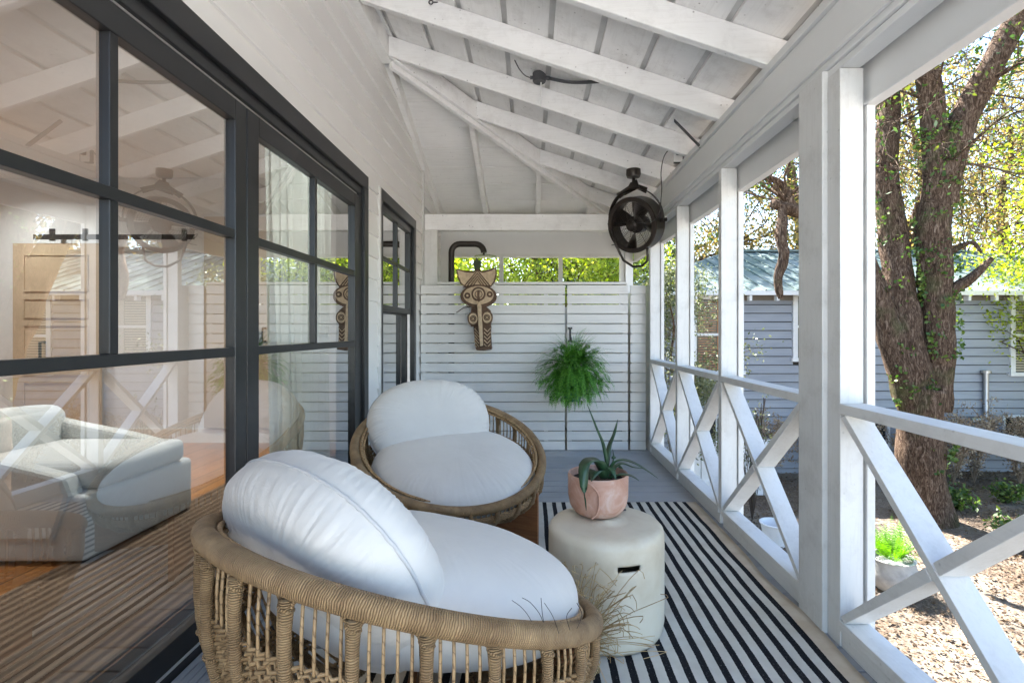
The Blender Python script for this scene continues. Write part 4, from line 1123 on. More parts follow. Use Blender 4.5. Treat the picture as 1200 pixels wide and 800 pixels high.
for c in ch1.children:
    if c.name.startswith('back_cushion'): c.location.y += .090

# ------------------------------------------------------------------ stool
SX, SY = 0.306, 2.09
st = thing('garden_stool', 'cream glazed drum stool with slot handle holding the terracotta pot', 'stool', (SX, SY, .012))
RS, HS = .232, .415
t_ = MB(); prof_ = [(.0, HS+.004), (.10, HS+.003), (.16, HS), (RS-.034, HS-.001), (RS-.014, HS-.007), (RS-.004, HS-.018), (RS, HS-.034), (RS+.001, HS*.5), (RS-.004, .05), (RS-.008, .01), (RS-.014, 0)]
NB = 96; vs = []; fs = []
zs = prof_
# the side is subdivided so that the slot can be left out of it
rows = []
for (r_, z) in prof_[:7]: rows.append((r_, z))
zz = HS-.065
for z in (HS-.075, HS-.083, HS-.0945, HS-.106, HS-.118, HS-.16, .2, .12, .05): rows.append((RS+.001*math.sin(z*5), z))
rows += [(RS-.006, .014), (RS-.014, 0.0)]
slot_az = math.atan2(-1.0, .24)   # faces the camera, a little to the right
for (r_, z) in rows:
    for k in range(NB):
        a = 2*PI*k/NB+slot_az; vs.append((r_*math.cos(a), r_*math.sin(a), z))
slot = [(8, 9, 10)]
for i in range(len(rows)-1):
    for k in range(NB):
        k2 = (k+1) % NB
        kk = k if k < NB/2 else k-NB
        if i in (8, 9) and -3 <= kk < 3: continue
        fs.append((i*NB+k, (i+1)*NB+k, (i+1)*NB+k2, i*NB+k2))
t_.add(vs, fs); o = t_.build('body', M['ceramic'], st, smooth=True)
sm = o.modifiers.new('thick', 'SOLIDIFY'); sm.thickness = .011; sm.offset = -1
t_ = MB(); t_.lathe([(.0, .002), (.010, .002), (.011, .0)], (.095, .12, HS+.003), 16); t_.build('vent_dot', M['greybox'], st)

# potted succulent
PX, PY = 0.285, 2.17
pz0 = .012+HS+.004
pl = thing('potted_succulent', 'terracotta pot of dark green strap leaved succulent standing on the cream stool', 'potted plant', (PX, PY, pz0))
t_ = MB(); t_.lathe([(.0, .002), (.075, .0), (.098, .012), (.118, .04), (.126, .08), (.128, .165), (.124, .172), (.118, .170), (.116, .13), (.0, .13)], n=48); t_.build('pot', M['terra'], pl, smooth=True, autos=50)
t_ = MB(); t_.lathe([(.0, .146), (.06, .150), (.1165, .142)], n=28); t_.build('soil', M['soil'], pl, smooth=True)
t_ = MB()   # the raised flap moulded on the front
t_.tube(smoothpts([Vector(((.129+.004)*math.cos(a), (.129+.004)*math.sin(a), z)) for a, z in ((R(-122), .168), (R(-106), .148), (R(-96), .11), (R(-98), .05), (R(-108), .02))]), .004, 6)
t_.build('moulded_ridge', M['terra'], pl, smooth=True)
def strap(mb, pts, w, th=.006, tipw=.08, cup=.25):
    P = smoothpts([Vector(p) for p in pts], 7); n = len(P); vs = []; fs = []
    for i, p in enumerate(P):
        s = i/(n-1); d = (P[min(i+1, n-1)]-P[max(i-1, 0)]).normalized()
        side = d.cross(Vector((0, 0, 1)))
        if side.length < .05: side = Vector((1, 0, 0))
        side.normalize(); up = side.cross(d)
        ww = w*(math.sin(min(1, s*2.2+.35)*PI/2))*(1-s**2.2)+w*.03
        tt = th*(1-s*.8)
        vs += [p-side*ww+up*ww*cup, p-up*tt, p+side*ww+up*ww*cup, p+up*tt*.3]
    for i in range(n-1):
        for k in range(4):
            fs.append((i*4+k, i*4+(k+1) % 4, (i+1)*4+(k+1) % 4, (i+1)*4+k))
    mb.add(vs, fs)
def P_(px, py, Y):
    q = at(px, py, Y); return (q.x-PX, q.y-PY, q.z-pz0)
leaves = [
    ([P_(712, 552, 2.14), P_(706, 520, 2.13), P_(698, 500, 2.12), P_(688, 473, 2.10)], .011),
    ([P_(711, 550, 2.18), P_(714, 525, 2.2), P_(720, 508, 2.22), P_(724, 491, 2.24)], .009),
    ([P_(716, 555, 2.15), P_(718, 545, 2.15), P_(719, 535, 2.15), P_(718, 526, 2.15)], .010),
    ([P_(708, 556, 2.12), P_(700, 541, 2.05), P_(686, 545, 2.00), P_(684, 570, 1.97), P_(687, 598, 1.97)], .020),
    ([P_(708, 554, 2.16), P_(698, 540, 2.18), P_(686, 538, 2.2), P_(678, 545, 2.2)], .017),
    ([P_(712, 556, 2.14), P_(722, 540, 2.12), P_(742, 542, 2.08), P_(771, 560, 2.02)], .013),
    ([P_(714, 554, 2.18), P_(728, 543, 2.2), P_(742, 547, 2.22), P_(757, 549, 2.25)], .010),
    ([P_(714, 560, 2.12), P_(724, 556, 2.08), P_(738, 557, 2.05), P_(749, 563, 2.02)], .011),
    ([P_(706, 560, 2.12), P_(700, 552, 2.07), P_(696, 556, 2.03), P_(693, 564, 2.02)], .022),
    ([P_(710, 560, 2.12), P_(712, 548, 2.10), P_(718, 552, 2.06), P_(722, 562, 2.04)], .013),
    ([P_(716, 556, 2.2), P_(722, 545, 2.22), P_(728, 550, 2.24), P_(731, 556, 2.25)], .012),
]
for k, (p, w) in enumerate(leaves):
    t_ = MB(); strap(t_, p, w*1.45); o = t_.build('leaf', M['aloe'], pl, smooth=True)

# dried grass between chair and stool
def strands(mb, base, n, h, spread, seed, lean=(0, 0), r=.0010, curl=.1):
    rnd = random.Random(seed)
    for k in range(n):
        b = Vector(base)+Vector((rnd.gauss(0, .03), rnd.gauss(0, .03), 0))
        d = Vector((rnd.gauss(lean[0], spread), rnd.gauss(lean[1], spread), 1)); L = h*rnd.uniform(.45, 1.05)
        c = Vector((rnd.gauss(0, curl), rnd.gauss(0, curl), -rnd.uniform(0, curl*1.2)))
        P = [b+d*L*s*.9+c*(s**2.2) for s in (0, .2, .4, .6, .8, 1)]
        P.append(P[-1]+Vector((rnd.gauss(0, .035), rnd.gauss(0, .035), -.02)))
        mb.tube(smoothpts(P, 2), [r]*(len(P)*2-1) if False else r, 3)
dg = thing('dried_grass', 'tangle of dry tan grass rising between front chair rim and stool', 'dried grass', (.165, 1.80, .014))
t_ = MB(); strands(t_, (0, 0, 0), 380, .44, .11, 5, (-.08, -.22), .0013, .09); t_.build('stems', M['straw'], dg)
tw = thing('dry_twigs', 'few dark curved twigs poking up between front chair rim and seat cushion', 'twigs', tuple(at(633, 738, 1.05)))
t_ = MB(); w0 = at(633, 738, 1.05)
for pts in ([(640, 745), (634, 722), (622, 706), (612, 700)], [(628, 744), (622, 726), (612, 712), (600, 703)], [(655, 742), (648, 722), (638, 706)], [(640, 740), (636, 722), (634, 700)], [(668, 738), (664, 722), (670, 712)], [(676, 736), (682, 720), (676, 706)]):
    t_.tube(smoothpts([at(a, b, 1.05+.02*i)-w0 for i, (a, b) in enumerate(pts)], 4), .0007, 4)
t_.build('stems', M['twig'], tw)

# ------------------------------------------------------------------ hanging fern
FC = at(671, 436, 4.98)
fr = thing('hanging_fern', 'bushy green fern in teal pot hanging on the slatted gate', 'potted plant', tuple(FC))
def frond(rows_v, rows_f, base, d0, L, droop, nleaf, lw, rnd, wl=.05):
    side0 = d0.cross(Vector((0, 0, 1)));
    if side0.length < .05: side0 = Vector((1, 0, 0))
    side0.normalize(); P = []
    p = Vector(base); d = d0.normalized(); st_ = L/nleaf
    for i in range(nleaf):
        s = i/nleaf; d = (d+Vector((0, 0, -droop*st_/L*(.5+1.6*s)))).normalized(); p = p+d*st_; P.append((p.copy(), d.copy(), s))
    for (p, d, s) in P:
        if s < .08: continue
        side = (side0-d*side0.dot(d)).normalized(); up = side.cross(d)
        ll = lw*(1-s)**.65*(.5+.5*min(1, s*4))
        for sg in (-1, 1):
            o = len(rows_v); q = (side*sg+d*.35+up*rnd.uniform(-.25, .15)).normalized()
            t1 = p+q*ll*.5+d*wl*.5*ll*3*.16; t2 = p+q*ll
            rows_v.extend([p-d*.004, p+q*ll*.45-d*ll*.21, t2, p+q*ll*.45+d*ll*.21]); rows_f.append((o, o+1, o+2, o+3))
    # rachis
    o = len(rows_v)
    for (p, d, s) in P[::2]:
        side = (side0-d*side0.dot(d)).normalized()*.0012; rows_v.extend([p-side, p+side])
    for i in range(len(P[::2])-1): rows_f.append((o+2*i, o+2*i+1, o+2*i+3, o+2*i+2))
rnd = random.Random(4); rv = []; rf = []
for k in range(330):
    a = rnd.uniform(0, 2*PI); el = rnd.uniform(-.75, 1.25)
    d = Vector((math.cos(a)*math.cos(el), math.sin(a)*math.cos(el)*.75-.2, math.sin(el)))
    if d.y > .1: d.y *= .1
    frond(rv, rf, Vector((d.x*.05, -.03+d.y*.05, .03+d.z*.04)), d, rnd.uniform(.26, .44), rnd.uniform(.7, 2.1), 27, rnd.uniform(.036, .048), rnd, .05)
for k in range(420):
    c_ = Vector((rnd.gauss(0, .15), -.10+rnd.gauss(0, .05), .01+rnd.gauss(0, .13)))
    if (c_.x/.31)**2+((c_.z-.01)/.27)**2 > 1: continue
    a_ = rnd.uniform(0, 2*PI)
    frond(rv, rf, c_, Vector((c_.x*2+math.cos(a_)*.4, -.45, c_.z*2+math.sin(a_)*.4)), rnd.uniform(.09, .16), rnd.uniform(.5, 1.6), 9, rnd.uniform(.034, .046), rnd, .05)
rv = [Vector((v.x, min(v.y, YF-.012-FC.y), v.z)) for v in rv]
t_ = MB(); t_.add(rv, rf); t_.build('fronds', M['fern'], fr)
t_ = MB(); t_.lathe([(.0, -.20), (.075, -.20), (.095, -.12), (.105, -.02), (.10, -.02), (.09, -.06), (.0, -.06)], (0, .0, -.08), 32); t_.build('pot', M['teal'], fr, smooth=True, autos=45)
t_ = MB()
for a in (0, 2.1, 4.2): t_.tube([(0.1*math.cos(a), .03+.1*math.sin(a), -.07), (0, .10, .28)], .002, 5)
t_.tube([(0, .10, .28), (0, .13, .33), (0, .165, .34)], .003, 5); t_.build('hanger', M['bronze'], fr)

# ------------------------------------------------------------------ ground
GZ = -1.55
def gz(x, y): return GZ+0.05*noise.noise(Vector((x*.35, y*.35, 0)))+0.02*noise.noise(Vector((x*1.7, y*1.7, 2)))+max(0, (y-30))*0.0
gm = MB(); vs = []; fs = []
gx = [-60, -30, -15, -8, -4]+[-2+.35*i for i in range(48)]+[16, 19, 24, 34, 60, 120]
gy = [-60, -30, -15, -8, -4]+[-2+.35*i for i in range(44)]+[15, 18, 24, 34, 60, 120]
for y in gy:
    for x in gx: vs.append((x, y, gz(x, y)))
n = len(gx)
for j in range(len(gy)-1):
    for i in range(n-1): a = j*n+i; fs.append((a, a+1, a+n+1, a+n))
gm.add(vs, fs); o = struct(gm.build('ground', M['ground'], smooth=True))
# porch piers and skirt, the house body below and behind the porch wall
t_ = MB(); t_.box(XR+.02, XR+.12, YS, 6.46, -1.6, -.032); tag(t_.build('porch_skirt', M['white']), 'white skirt board below the porch edge', 'skirting')
t_ = MB(); t_.box(-6.4, XW-.17, YS-.35, 4.9, -1.7, .10); tag(t_.build('house_foundation', M['concrete']), 'low foundation of the house under the room', 'foundation')

M['bounce_slab'] = m_plain('pale_bounce_slab', (0.56, 0.55, 0.53), 0.9, var=0.1, scale=3, bump=0.2)
struct(MB().box(-9, 8, -16, -2.6, GZ-.1, GZ+.10).build('added_bounce_slab', M['bounce_slab']))  # unseen pale slab, added to bounce sunlight into the porch
# scattered leaves on the ground
rng = np.random.default_rng(3)
def np_obj(name, verts, faces, mat, parent=None, loc=None, smooth=False):
    me = bpy.data.meshes.new(name); nv = len(verts); nf = len(faces); k = faces.shape[1]
    me.vertices.add(nv); me.vertices.foreach_set('co', verts.astype(np.float32).ravel())
    me.loops.add(nf*k); me.loops.foreach_set('vertex_index', faces.astype(np.int32).ravel())
    me.polygons.add(nf); me.polygons.foreach_set('loop_start', np.arange(0, nf*k, k, dtype=np.int32)); me.polygons.foreach_set('loop_total', np.full(nf, k, dtype=np.int32))
    me.update(calc_edges=True); me.materials.append(mat)
    o = bpy.data.objects.new(name, me); COL.objects.link(o)
    if parent is not None: o.parent = parent
    if loc is not None: o.location = loc
    return o
def leaf_quads(C, size, rng, flat=0.0, aspect=.5):
    """one pointed leaf (a folded diamond) at every point of C"""
    n = len(C); d = rng.normal(size=(n, 3)); d[:, 2] *= (1-flat); d /= np.linalg.norm(d, axis=1)[:, None]
    e = rng.normal(size=(n, 3)); e[:, 2] *= (1-flat); e -= d*(e*d).sum(1)[:, None]; e /= np.linalg.norm(e, axis=1)[:, None]
    s = size*rng.uniform(.6, 1.3, (n, 1))
    V = np.stack([C, C+d*s*.5+e*s*aspect*.5, C+d*s, C+d*s*.5-e*s*aspect*.5], 1).reshape(-1, 3)
    F = np.arange(4*n).reshape(-1, 4)
    return V, F
n = 60000
X = rng.uniform(1.4, 12, n); Y = rng.uniform(1.5, 10, n)
keep = np.array([noise.noise(Vector((a*.9, b*.9, 5)))+.25*noise.noise(Vector((a*3, b*3, 5))) > rng.uniform(-.6, .3) for a, b in zip(X, Y)])
X, Y = X[keep], Y[keep]
C = np.stack([X, Y, np.array([gz(a, b) for a, b in zip(X, Y)])+.012+rng.uniform(0, .02, len(X))], 1)
V, F = leaf_quads(C, .045, rng, .8, .5)
o = np_obj('leaf_litter', V, F, M['litterleaf']); o['kind'] = 'stuff'

# ------------------------------------------------------------------ neighbour's house
nh = thing('neighbour_house', 'blue grey clapboard house with green metal hip roof beyond the oak', 'house', (7.5, 10, GZ)); D = W(nh)
HX_0, HX_1, HYF, HYB = 1.9, 13.5, 10.0, 16.0; HE = 1.97
wnd = [(3.23, 4.06, 0.45, 1.82, 0), (5.20, 6.15, 0.70, 1.88, 0), (7.15, 8.03, 0.42, 1.80, 0), (9.44, 10.5, 0.42, 1.83, 1)]
low = [(3.4, 4.1, -1.0, -0.5), (6.25, 6.95, -1.0, -.52), (9.25, 9.95, -.85, -.48)]
t_ = MB(); e = .168; z = GZ-.1; k = 0
cuts = [(a-.09, b+.09, c-.09, d+.09) for a, b, c, d, _ in wnd]+[(a-.05, b+.05, c-.05, d+.05) for a, b, c, d in low]
while z < 1.80:
    zt = min(z+e, 1.80)
    segs = [(HX_0, HX_1)]
    for (a, b, c, d) in cuts:
        if c < (z+zt)/2 < d:
            ns = []
            for s0, s1 in segs:
                if b <= s0 or a >= s1: ns.append((s0, s1))
                else:
                    if a > s0: ns.append((s0, a))
                    if b < s1: ns.append((b, s1))
            segs = ns
    for s0, s1 in segs:
        zq = z+.016
        t_.add([(s0, HYF+.03, zq), (s1, HYF+.03, zq), (s1, HYF-.022, zq), (s0, HYF-.022, zq), (s0, HYF+.03, zt), (s1, HYF+.03, zt), (s1, HYF+.002, zt), (s0, HYF+.002, zt)],
               [(0, 1, 2, 3), (4, 7, 6, 5), (3, 2, 6, 7), (0, 3, 7, 4), (1, 5, 6, 2)])
    z += e
t_.build('clapboards', M['hwall'], nh, inv=D)
t_ = MB(); t_.box(HX_0, HX_1, HYF+.14, HYB, GZ-.2, HE); t_.build('walls', M['hwall'], nh, inv=D)
t_ = MB(); t_.box(HX_0+.01, HX_1-.01, HYF+.04, HYF+.06, GZ-.1, 1.795); t_.build('lap_shadow_sheet', M['gap_and_shade'], nh, inv=D)  # dark sheet behind the gaps, standing in for shadow lines under the laps
if 0: t_.build('walls', M['hwall'], nh, inv=D)
t_ = MB(); t_.box(HX_0, HX_1, HYF-.02, HYF+.12, 1.80, HE-.02); t_.build('frieze', M['soffit'], nh, inv=D)
ov = .28; ez = HE
E = [(HX_0-ov, HYF-ov, ez), (HX_1+ov, HYF-ov, ez), (HX_1+ov, HYB+ov, ez), (HX_0-ov, HYB+ov, ez)]
RZ = 3.2; r0 = (HX_0+3, 13, RZ); r1 = (10.95, 13, RZ)
t_ = MB(); dz = .06
t_.add(E+[r0, r1]+[(a, b, c-dz) for a, b, c in E], [(0, 1, 5, 4), (1, 2, 5), (2, 3, 4, 5), (3, 0, 4), (0, 6, 7, 1), (1, 7, 8, 2), (2, 8, 9, 3), (3, 9, 6, 0), (9, 8, 7, 6)])
t_.build('roof', M['mroof'], nh, inv=D); rf_ = nh.children[-1]
t_ = MB(); x = HX_0-ov+.15
while x < HX_1+ov-.1:
    # seam from the eave up the slope to ridge or hip
    fr_ = 1.0
    if x < r0[0]: fr_ = (x-(HX_0-ov))/(r0[0]-(HX_0-ov))
    if x > r1[0]: fr_ = ((HX_1+ov)-x)/((HX_1+ov)-r1[0])
    yb = HYF-ov+(13-(HYF-ov))*fr_; zb2 = ez+(RZ-ez)*fr_
    t_.bar((x, HYF-ov-.004, ez+.012), (x, yb, zb2+.012), .03, .03)
    x += .30
o = t_.build('roof_seams', M['mroof'], nh, inv=D); o.parent = rf_
t_ = MB(); t_.bar((r0[0], 13, RZ+.03), (r1[0], 13, RZ+.03), .22, .05); t_.bar((r1[0], 13, RZ+.03), (HX_1+ov, HYF-ov, ez+.03), .18, .04)
o = t_.build('ridge_cap', M['mroof'], nh, inv=D); o.parent = rf_
t_ = MB(); t_.box(HX_0-ov, HX_1+ov, HYF-ov-.02, HYF-ov+.0-.002, ez-.085, ez-.004); t_.build('eave_board', M['hwhite'], nh, inv=D)
t_ = MB(); x = 2.1
while x < HX_1: t_.box(x-.025, x+.025, HYF-ov+.002, HYF-ov+.12, ez-.19, ez-.09); x += .52
t_.build('rafter_tails', M['hwhite'], nh, inv=D)
def hwin(a, b, c, d, blind):
    f = MB(); y0, y1 = HYF-.035, HYF+.03
    f.box(a-.09, a, y0, y1, c-.02, d+.09); f.box(b, b+.09, y0, y1, c-.02, d+.09); f.box(a, b, y0, y1, d, d+.09); f.box(a-.12, b+.12, y0-.03, y1, c-.09, c-.021)
    mz_ = (c+d)/2; f.box(a, b, y0+.02, y1, mz_-.025, mz_+.025); 
    o = f.build('window', M['hwhite'], nh, inv=D)
    g = MB(); g.box(a, b, HYF+.031, HYF+.036, c-.02, d); q = g.build('pane', M['hglass'], nh, inv=D); q.parent = o
    if blind:
        g = MB(); z = c
        while z < d-.03: g.box(a+.03, b-.03, HYF+.012, HYF+.03, z, z+.032); z += .05
        q = g.build('blind', M['blind'], nh, inv=D); q.parent = o
    else:
        g = MB(); z = c
        while z < d-.03: g.box(a+.05, (a+b)/2-.02, HYF+.018, HYF+.03, z, z+.022); z += .05
        g.box((a+b)/2+.0, b-.05, HYF+.018, HYF+.03, c, d-.02)
        q = g.build('shutter', M['plinth'] if a < 4 else M['blind'], nh, inv=D); q.parent = o
for w in wnd: hwin(*w)
for (a, b, c, d) in low:
    f = MB(); f.box(a-.05, a, HYF-.03, HYF+.03, c, d); f.box(b, b+.05, HYF-.03, HYF+.03, c, d); f.box(a-.05, b+.05, HYF-.03, HYF+.03, d, d+.05); f.box(a-.05, b+.05, HYF-.03, HYF+.03, c-.05, c)
    for s in (.33, .66): x = a+(b-a)*s; f.box(x-.012, x+.012, HYF, HYF+.03, c, d)
    o = f.build('low_window', M['hwhite'], nh, inv=D)
    g = MB(); g.box(a, b, HYF+.031, HYF+.036, c, d); q = g.build('pane', M['hglass'], nh, inv=D); q.parent = o
t_ = MB(); px_ = at(1155, 437, 9.93)
t_.tube([(px_.x, 9.92, px_.z), (px_.x, 9.92, -.44), (px_.x-.05, 9.92, -.5), (px_.x-.22, 9.92, -.52)], .045, 12); t_.tube([(px_.x, 9.92, px_.z), (px_.x, 9.92, px_.z+.05)], .085, 12); t_.tube([(px_.x-.22, 9.92, -.52), (px_.x-.30, 9.92, -.54)], .07, 10)
t_.build('vent_pipe', M['steel'], nh, smooth=True, autos=40, inv=D)
t_ = MB(); t_.box(HX_0-.02, HX_0+.12, HYF-.04, HYF+.1, GZ, 1.8); t_.build('corner_board', M['hwhite'], nh, inv=D)

# white lattice gate / steps rail seen low between braces
wp = thing('white_gate', 'small white board gate low in front of the grey house', 'gate', (3.45, 8.6, GZ)); D = W(wp)
t_ = MB(); 
for k in range(9): t_.box(2.72+k*.15, 2.72+k*.15+.135, 8.6, 8.62, GZ, -.62)
t_.build('boards', M['hwhite'], wp, inv=D)
t_ = MB(); t_.box(2.68, 4.1, 8.57, 8.598, -.75, -.66); t_.box(2.68, 4.1, 8.57, 8.598, -1.4, -1.31); t_.build('rail', M['hwhite'], wp, inv=D)

# ------------------------------------------------------------------ trees
def limb(mb, pts, radii, n=10, wob=.12, seed=0):
    P = smoothpts([Vector(p) for p in pts], 8); m = len(P); rr = []
    for i in range(m):
        s = i/(m-1)*(len(radii)-1); k = min(int(s), len(radii)-2); rr.append(radii[k]*(1-(s-k))+radii[k+1]*(s-k))
    # irregular section
    vs = []; fs = []; ref = None
    for i, p in enumerate(P):
        d = (P[min(i+1, m-1)]-P[max(i-1, 0)]).normalized()
        if ref is None: ref = Vector((1, .3, 0))
        a = (ref-d*ref.dot(d)).normalized(); b = d.cross(a); ref = a
        for k in range(n):
            t = 2*PI*k/n; q = a*math.cos(t)+b*math.sin(t)
            f = 1+wob*noise.noise(Vector((q.x*2+p.x*2.5, q.y*2+p.y*2.5, p.z*2.5+seed)))*1.6+wob*.5*noise.noise(p*9+q*3)
            vs.append(p+q*rr[i]*f)
    for i in range(m-1):
        for k in range(n): k2 = (k+1) % n; fs.append((i*n+k, i*n+k2, (i+1)*n+k2, (i+1)*n+k))
    fs.append(tuple(range(n-1, -1, -1))); fs.append(tuple((m-1)*n+k for k in range(n)))
    mb.add(vs, fs)
def twigs(mb, rnd, p, d, L, r, depth, tips):
    q = [Vector(p)]; dd = Vector(d).normalized()
    for i in range(4):
        dd = (dd+Vector((rnd.gauss(0, .28), rnd.gauss(0, .28), rnd.gauss(.03, .22)))).normalized(); q.append(q[-1]+dd*L/4)
        tips.append(q[-1].copy())
    mb.tube(q, [r*(1-.15*i) for i in range(5)], 5, cap=False)
    if depth > 0:
        for i in (2, 3, 4):
            for _ in range(rnd.choice((1, 2))):
                e = (dd+Vector((rnd.gauss(0, .8), rnd.gauss(0, .8), rnd.gauss(0, .6)))).normalized()
                twigs(mb, rnd, q[i], e, L*.65, r*.55, depth-1, tips)
def cloud(tips, per, sp, size, rng, aspect=.5):
    T = np.array([tuple(t) for t in tips]); C = np.repeat(T, per, 0)
    C = C+rng.normal(size=C.shape)*sp
    return leaf_quads(C, size, rng, 0, aspect)
TG = 'trees around the neighbouring house'
# the vine covered oak -------------------------------------------------------
oak = thing('live_oak', 'big vine covered oak forking into several trunks in front of the grey house', 'tree', (5.95, 7.43, GZ), 0, TG); D = W(oak)
Yt = 7.43
tr = MB(); tips = []
def T(px, py, Y=Yt): return at(px, py, Y)
limb(tr, [T(1090, 640), T(1086, 600), T(1079, 550), T(1077, 500), T(1082, 455)], [.42, .32, .29, .28, .28], 20, .10)
limb(tr, [T(1078, 500), T(1056, 430, 7.45), T(1034, 370, 7.5), T(1012, 312, 7.55), T(985, 265, 7.6), T(955, 246, 7.6), T(935, 248, 7.5), T(905, 238, 7.4)], [.22, .20, .19, .17, .14, .11, .09, .06], 16, .12, 1)
limb(tr, [T(1080, 480), T(1068, 420), T(1052, 330, 7.6), T(1045, 260, 7.7), T(1036, 200, 7.8), T(1042, 120, 7.9), T(1030, 30, 8)], [.22, .21, .20, .19, .18, .15, .11], 16, .10, 2)
limb(tr, [T(1092, 480), T(1098, 420), T(1096, 330), T(1094, 270), T(1100, 205), T(1094, 140), T(1085, 70), T(1080, -30)], [.22, .22, .21, .22, .19, .16, .14, .1], 16, .10, 3)
limb(tr, [T(1104, 240), T(1112, 195, 7.35), T(1130, 140, 7.3), T(1155, 90, 7.2), T(1188, 30, 7.1), T(1230, -40, 7.0)], [.19, .19, .18, .165, .15, .12], 16, .10, 4)
limb(tr, [T(1104, 350), T(1120, 338, 7.3), T(1140, 325, 7.2), T(1163, 302, 7.1)], [.11, .08, .06, .03], 10, .2, 5)
limb(tr, [T(917, 240, 7.4), T(916, 270, 7.35), T(918, 300, 7.35), T(912, 325, 7.35), T(915, 350, 7.35)], [.06, .07, .075, .065, .03], 10, .35, 6)
limb(tr, [T(930, 246, 7.5), T(915, 215, 7.5), T(885, 205, 7.5), T(860, 190, 7.4)], [.07, .05, .035, .02], 8, .2, 7)
limb(tr, [T(1108, 300, 7.4), T(1124, 290, 7.3), T(1140, 284, 7.2), T(1150, 296, 7.1)], [.05, .04, .03, .015], 8, .2, 8)
rnd = random.Random(21)
for (px, py, Y, dx, dz, n_) in ((1090, 120, 7.4, -.3, .3, 5), (1150, 95, 7.2, .6, .2, 6), (1040, 130, 7.9, -.6, .4, 6), (1188, 30, 7.1, .4, .6, 6), (920, 235, 7.5, -.4, .5, 8), (960, 246, 7.6, 0, .7, 5), (1030, 60, 8, -.5, .3, 6), (1085, 60, 7.5, .1, .8, 6), (1200, 10, 7.0, .8, .1, 5), (1110, 190, 7.3, .7, -.1, 4)):
    for k in range(n_):
        twigs(tr, rnd, T(px, py, Y), Vector((dx+rnd.gauss(0, .6), rnd.gauss(0, .7), dz+rnd.gauss(0, .35))), rnd.uniform(.9, 1.7), .020, 2, tips)
tr.build('trunk', M['bark'], oak, smooth=True, inv=D)
V, F = cloud(tips[::2], 2, .10, .07, rng)
np_obj('crown', V-np.array(oak.location), F, M['oakleaf'], oak)
# ivy on the trunks
C = []
for (a, b) in (((1080, 500), (1062, 430)), ((1068, 420), (1052, 330)), ((1052, 330), (1040, 230)), ((1096, 330), (1100, 205)), ((1098, 420), (1096, 330)), ((1100, 205), (1094, 140)), ((1130, 140), (1175, 50)), ((1085, 550), (1090, 520))):
    for _ in range(650):
        s = rng.random(); px = a[0]+(b[0]-a[0])*s; py = a[1]+(b[1]-a[1])*s; an = rng.uniform(-.2, PI+.2)
        rr = .27*rng.uniform(.95, 1.12); p = T(px, py); cl = noise.noise(Vector((px*.08, py*.08, an)))
        if cl < .10: continue
        C.append((p.x-math.cos(an)*rr, p.y-math.sin(an)*rr, p.z+rng.normal()*.02))
V, F = leaf_quads(np.array(C), .055, rng, 0, .8)
np_obj('ivy', V-np.array(oak.location), F, M['ivy'], oak)

def tree(name, label, x, y, h, spread, leafmat, seed, nbr=10, per=10, sp=.22, size=.13, r0=.22, z0=.25, moss=0, trunkmat='bark', gz_=None, depth=2):
    rnd = random.Random(seed); g = np.random.default_rng(seed)
    t = thing(name, label, 'tree', (x, y, GZ), 0, TG); D = W(t); mb = MB(); tips = []
    pts = [Vector((x, y, GZ-.1))]
    for i in range(1, 7): pts.append(Vector((x+rnd.gauss(0, .03)*h*(i/6), y+rnd.gauss(0, .03)*h*(i/6), GZ+h*.85*i/6)))
    limb(mb, pts, [r0*1.25, r0, r0*.85, r0*.7, r0*.5, r0*.3, r0*.12], 10, .12, seed)
    for k in range(nbr):
        s = z0+(1-z0)*(k+.5)/nbr*.95; i = min(5, int(s*6)); p = pts[i].lerp(pts[i+1], s*6-i) if i < 6 else pts[-1]
        a = k*2.4+rnd.uniform(-.4, .4); ln = spread*(.55+.45*math.sin(PI*min(1, (s-z0)/(1-z0)*.8+.25)))*rnd.uniform(.75, 1.15)
        d = Vector((math.cos(a), math.sin(a), rnd.uniform(.1, .7)))
        twigs(mb, rnd, p, d, ln, r0*.17, depth, tips)
    mb.build('trunk', M[trunkmat], t, smooth=True, inv=D)
    V, F = cloud(tips, max(4, int(per*(1.1 if name == 'oak_tree' else 1.9))), sp*.9, size*.64, g)
    np_obj('crown', V-np.array(t.location), F, M[leafmat], t)
    if moss:
        sel = [tips[i] for i in g.integers(0, len(tips), moss)]; C = []
        for p in sel:
            L = g.uniform(.25, .9)
            for _ in range(26): C.append((p.x+g.normal()*.05, p.y+g.normal()*.05, p.z-g.random()*L))
        C = np.array(C); n_ = len(C)
        w = g.normal(size=(n_, 3))*.012; dn = np.stack([g.normal(size=n_)*.03, g.normal(size=n_)*.03, -g.uniform(.08, .2, n_)], 1)
        V = np.stack([C-w, C+w, C+dn+w*.4, C+dn-w*.4], 1).reshape(-1, 3)
        np_obj('hanging_moss', V-np.array(t.location), np.arange(4*n_).reshape(-1, 4), M['moss'], t)
    return t
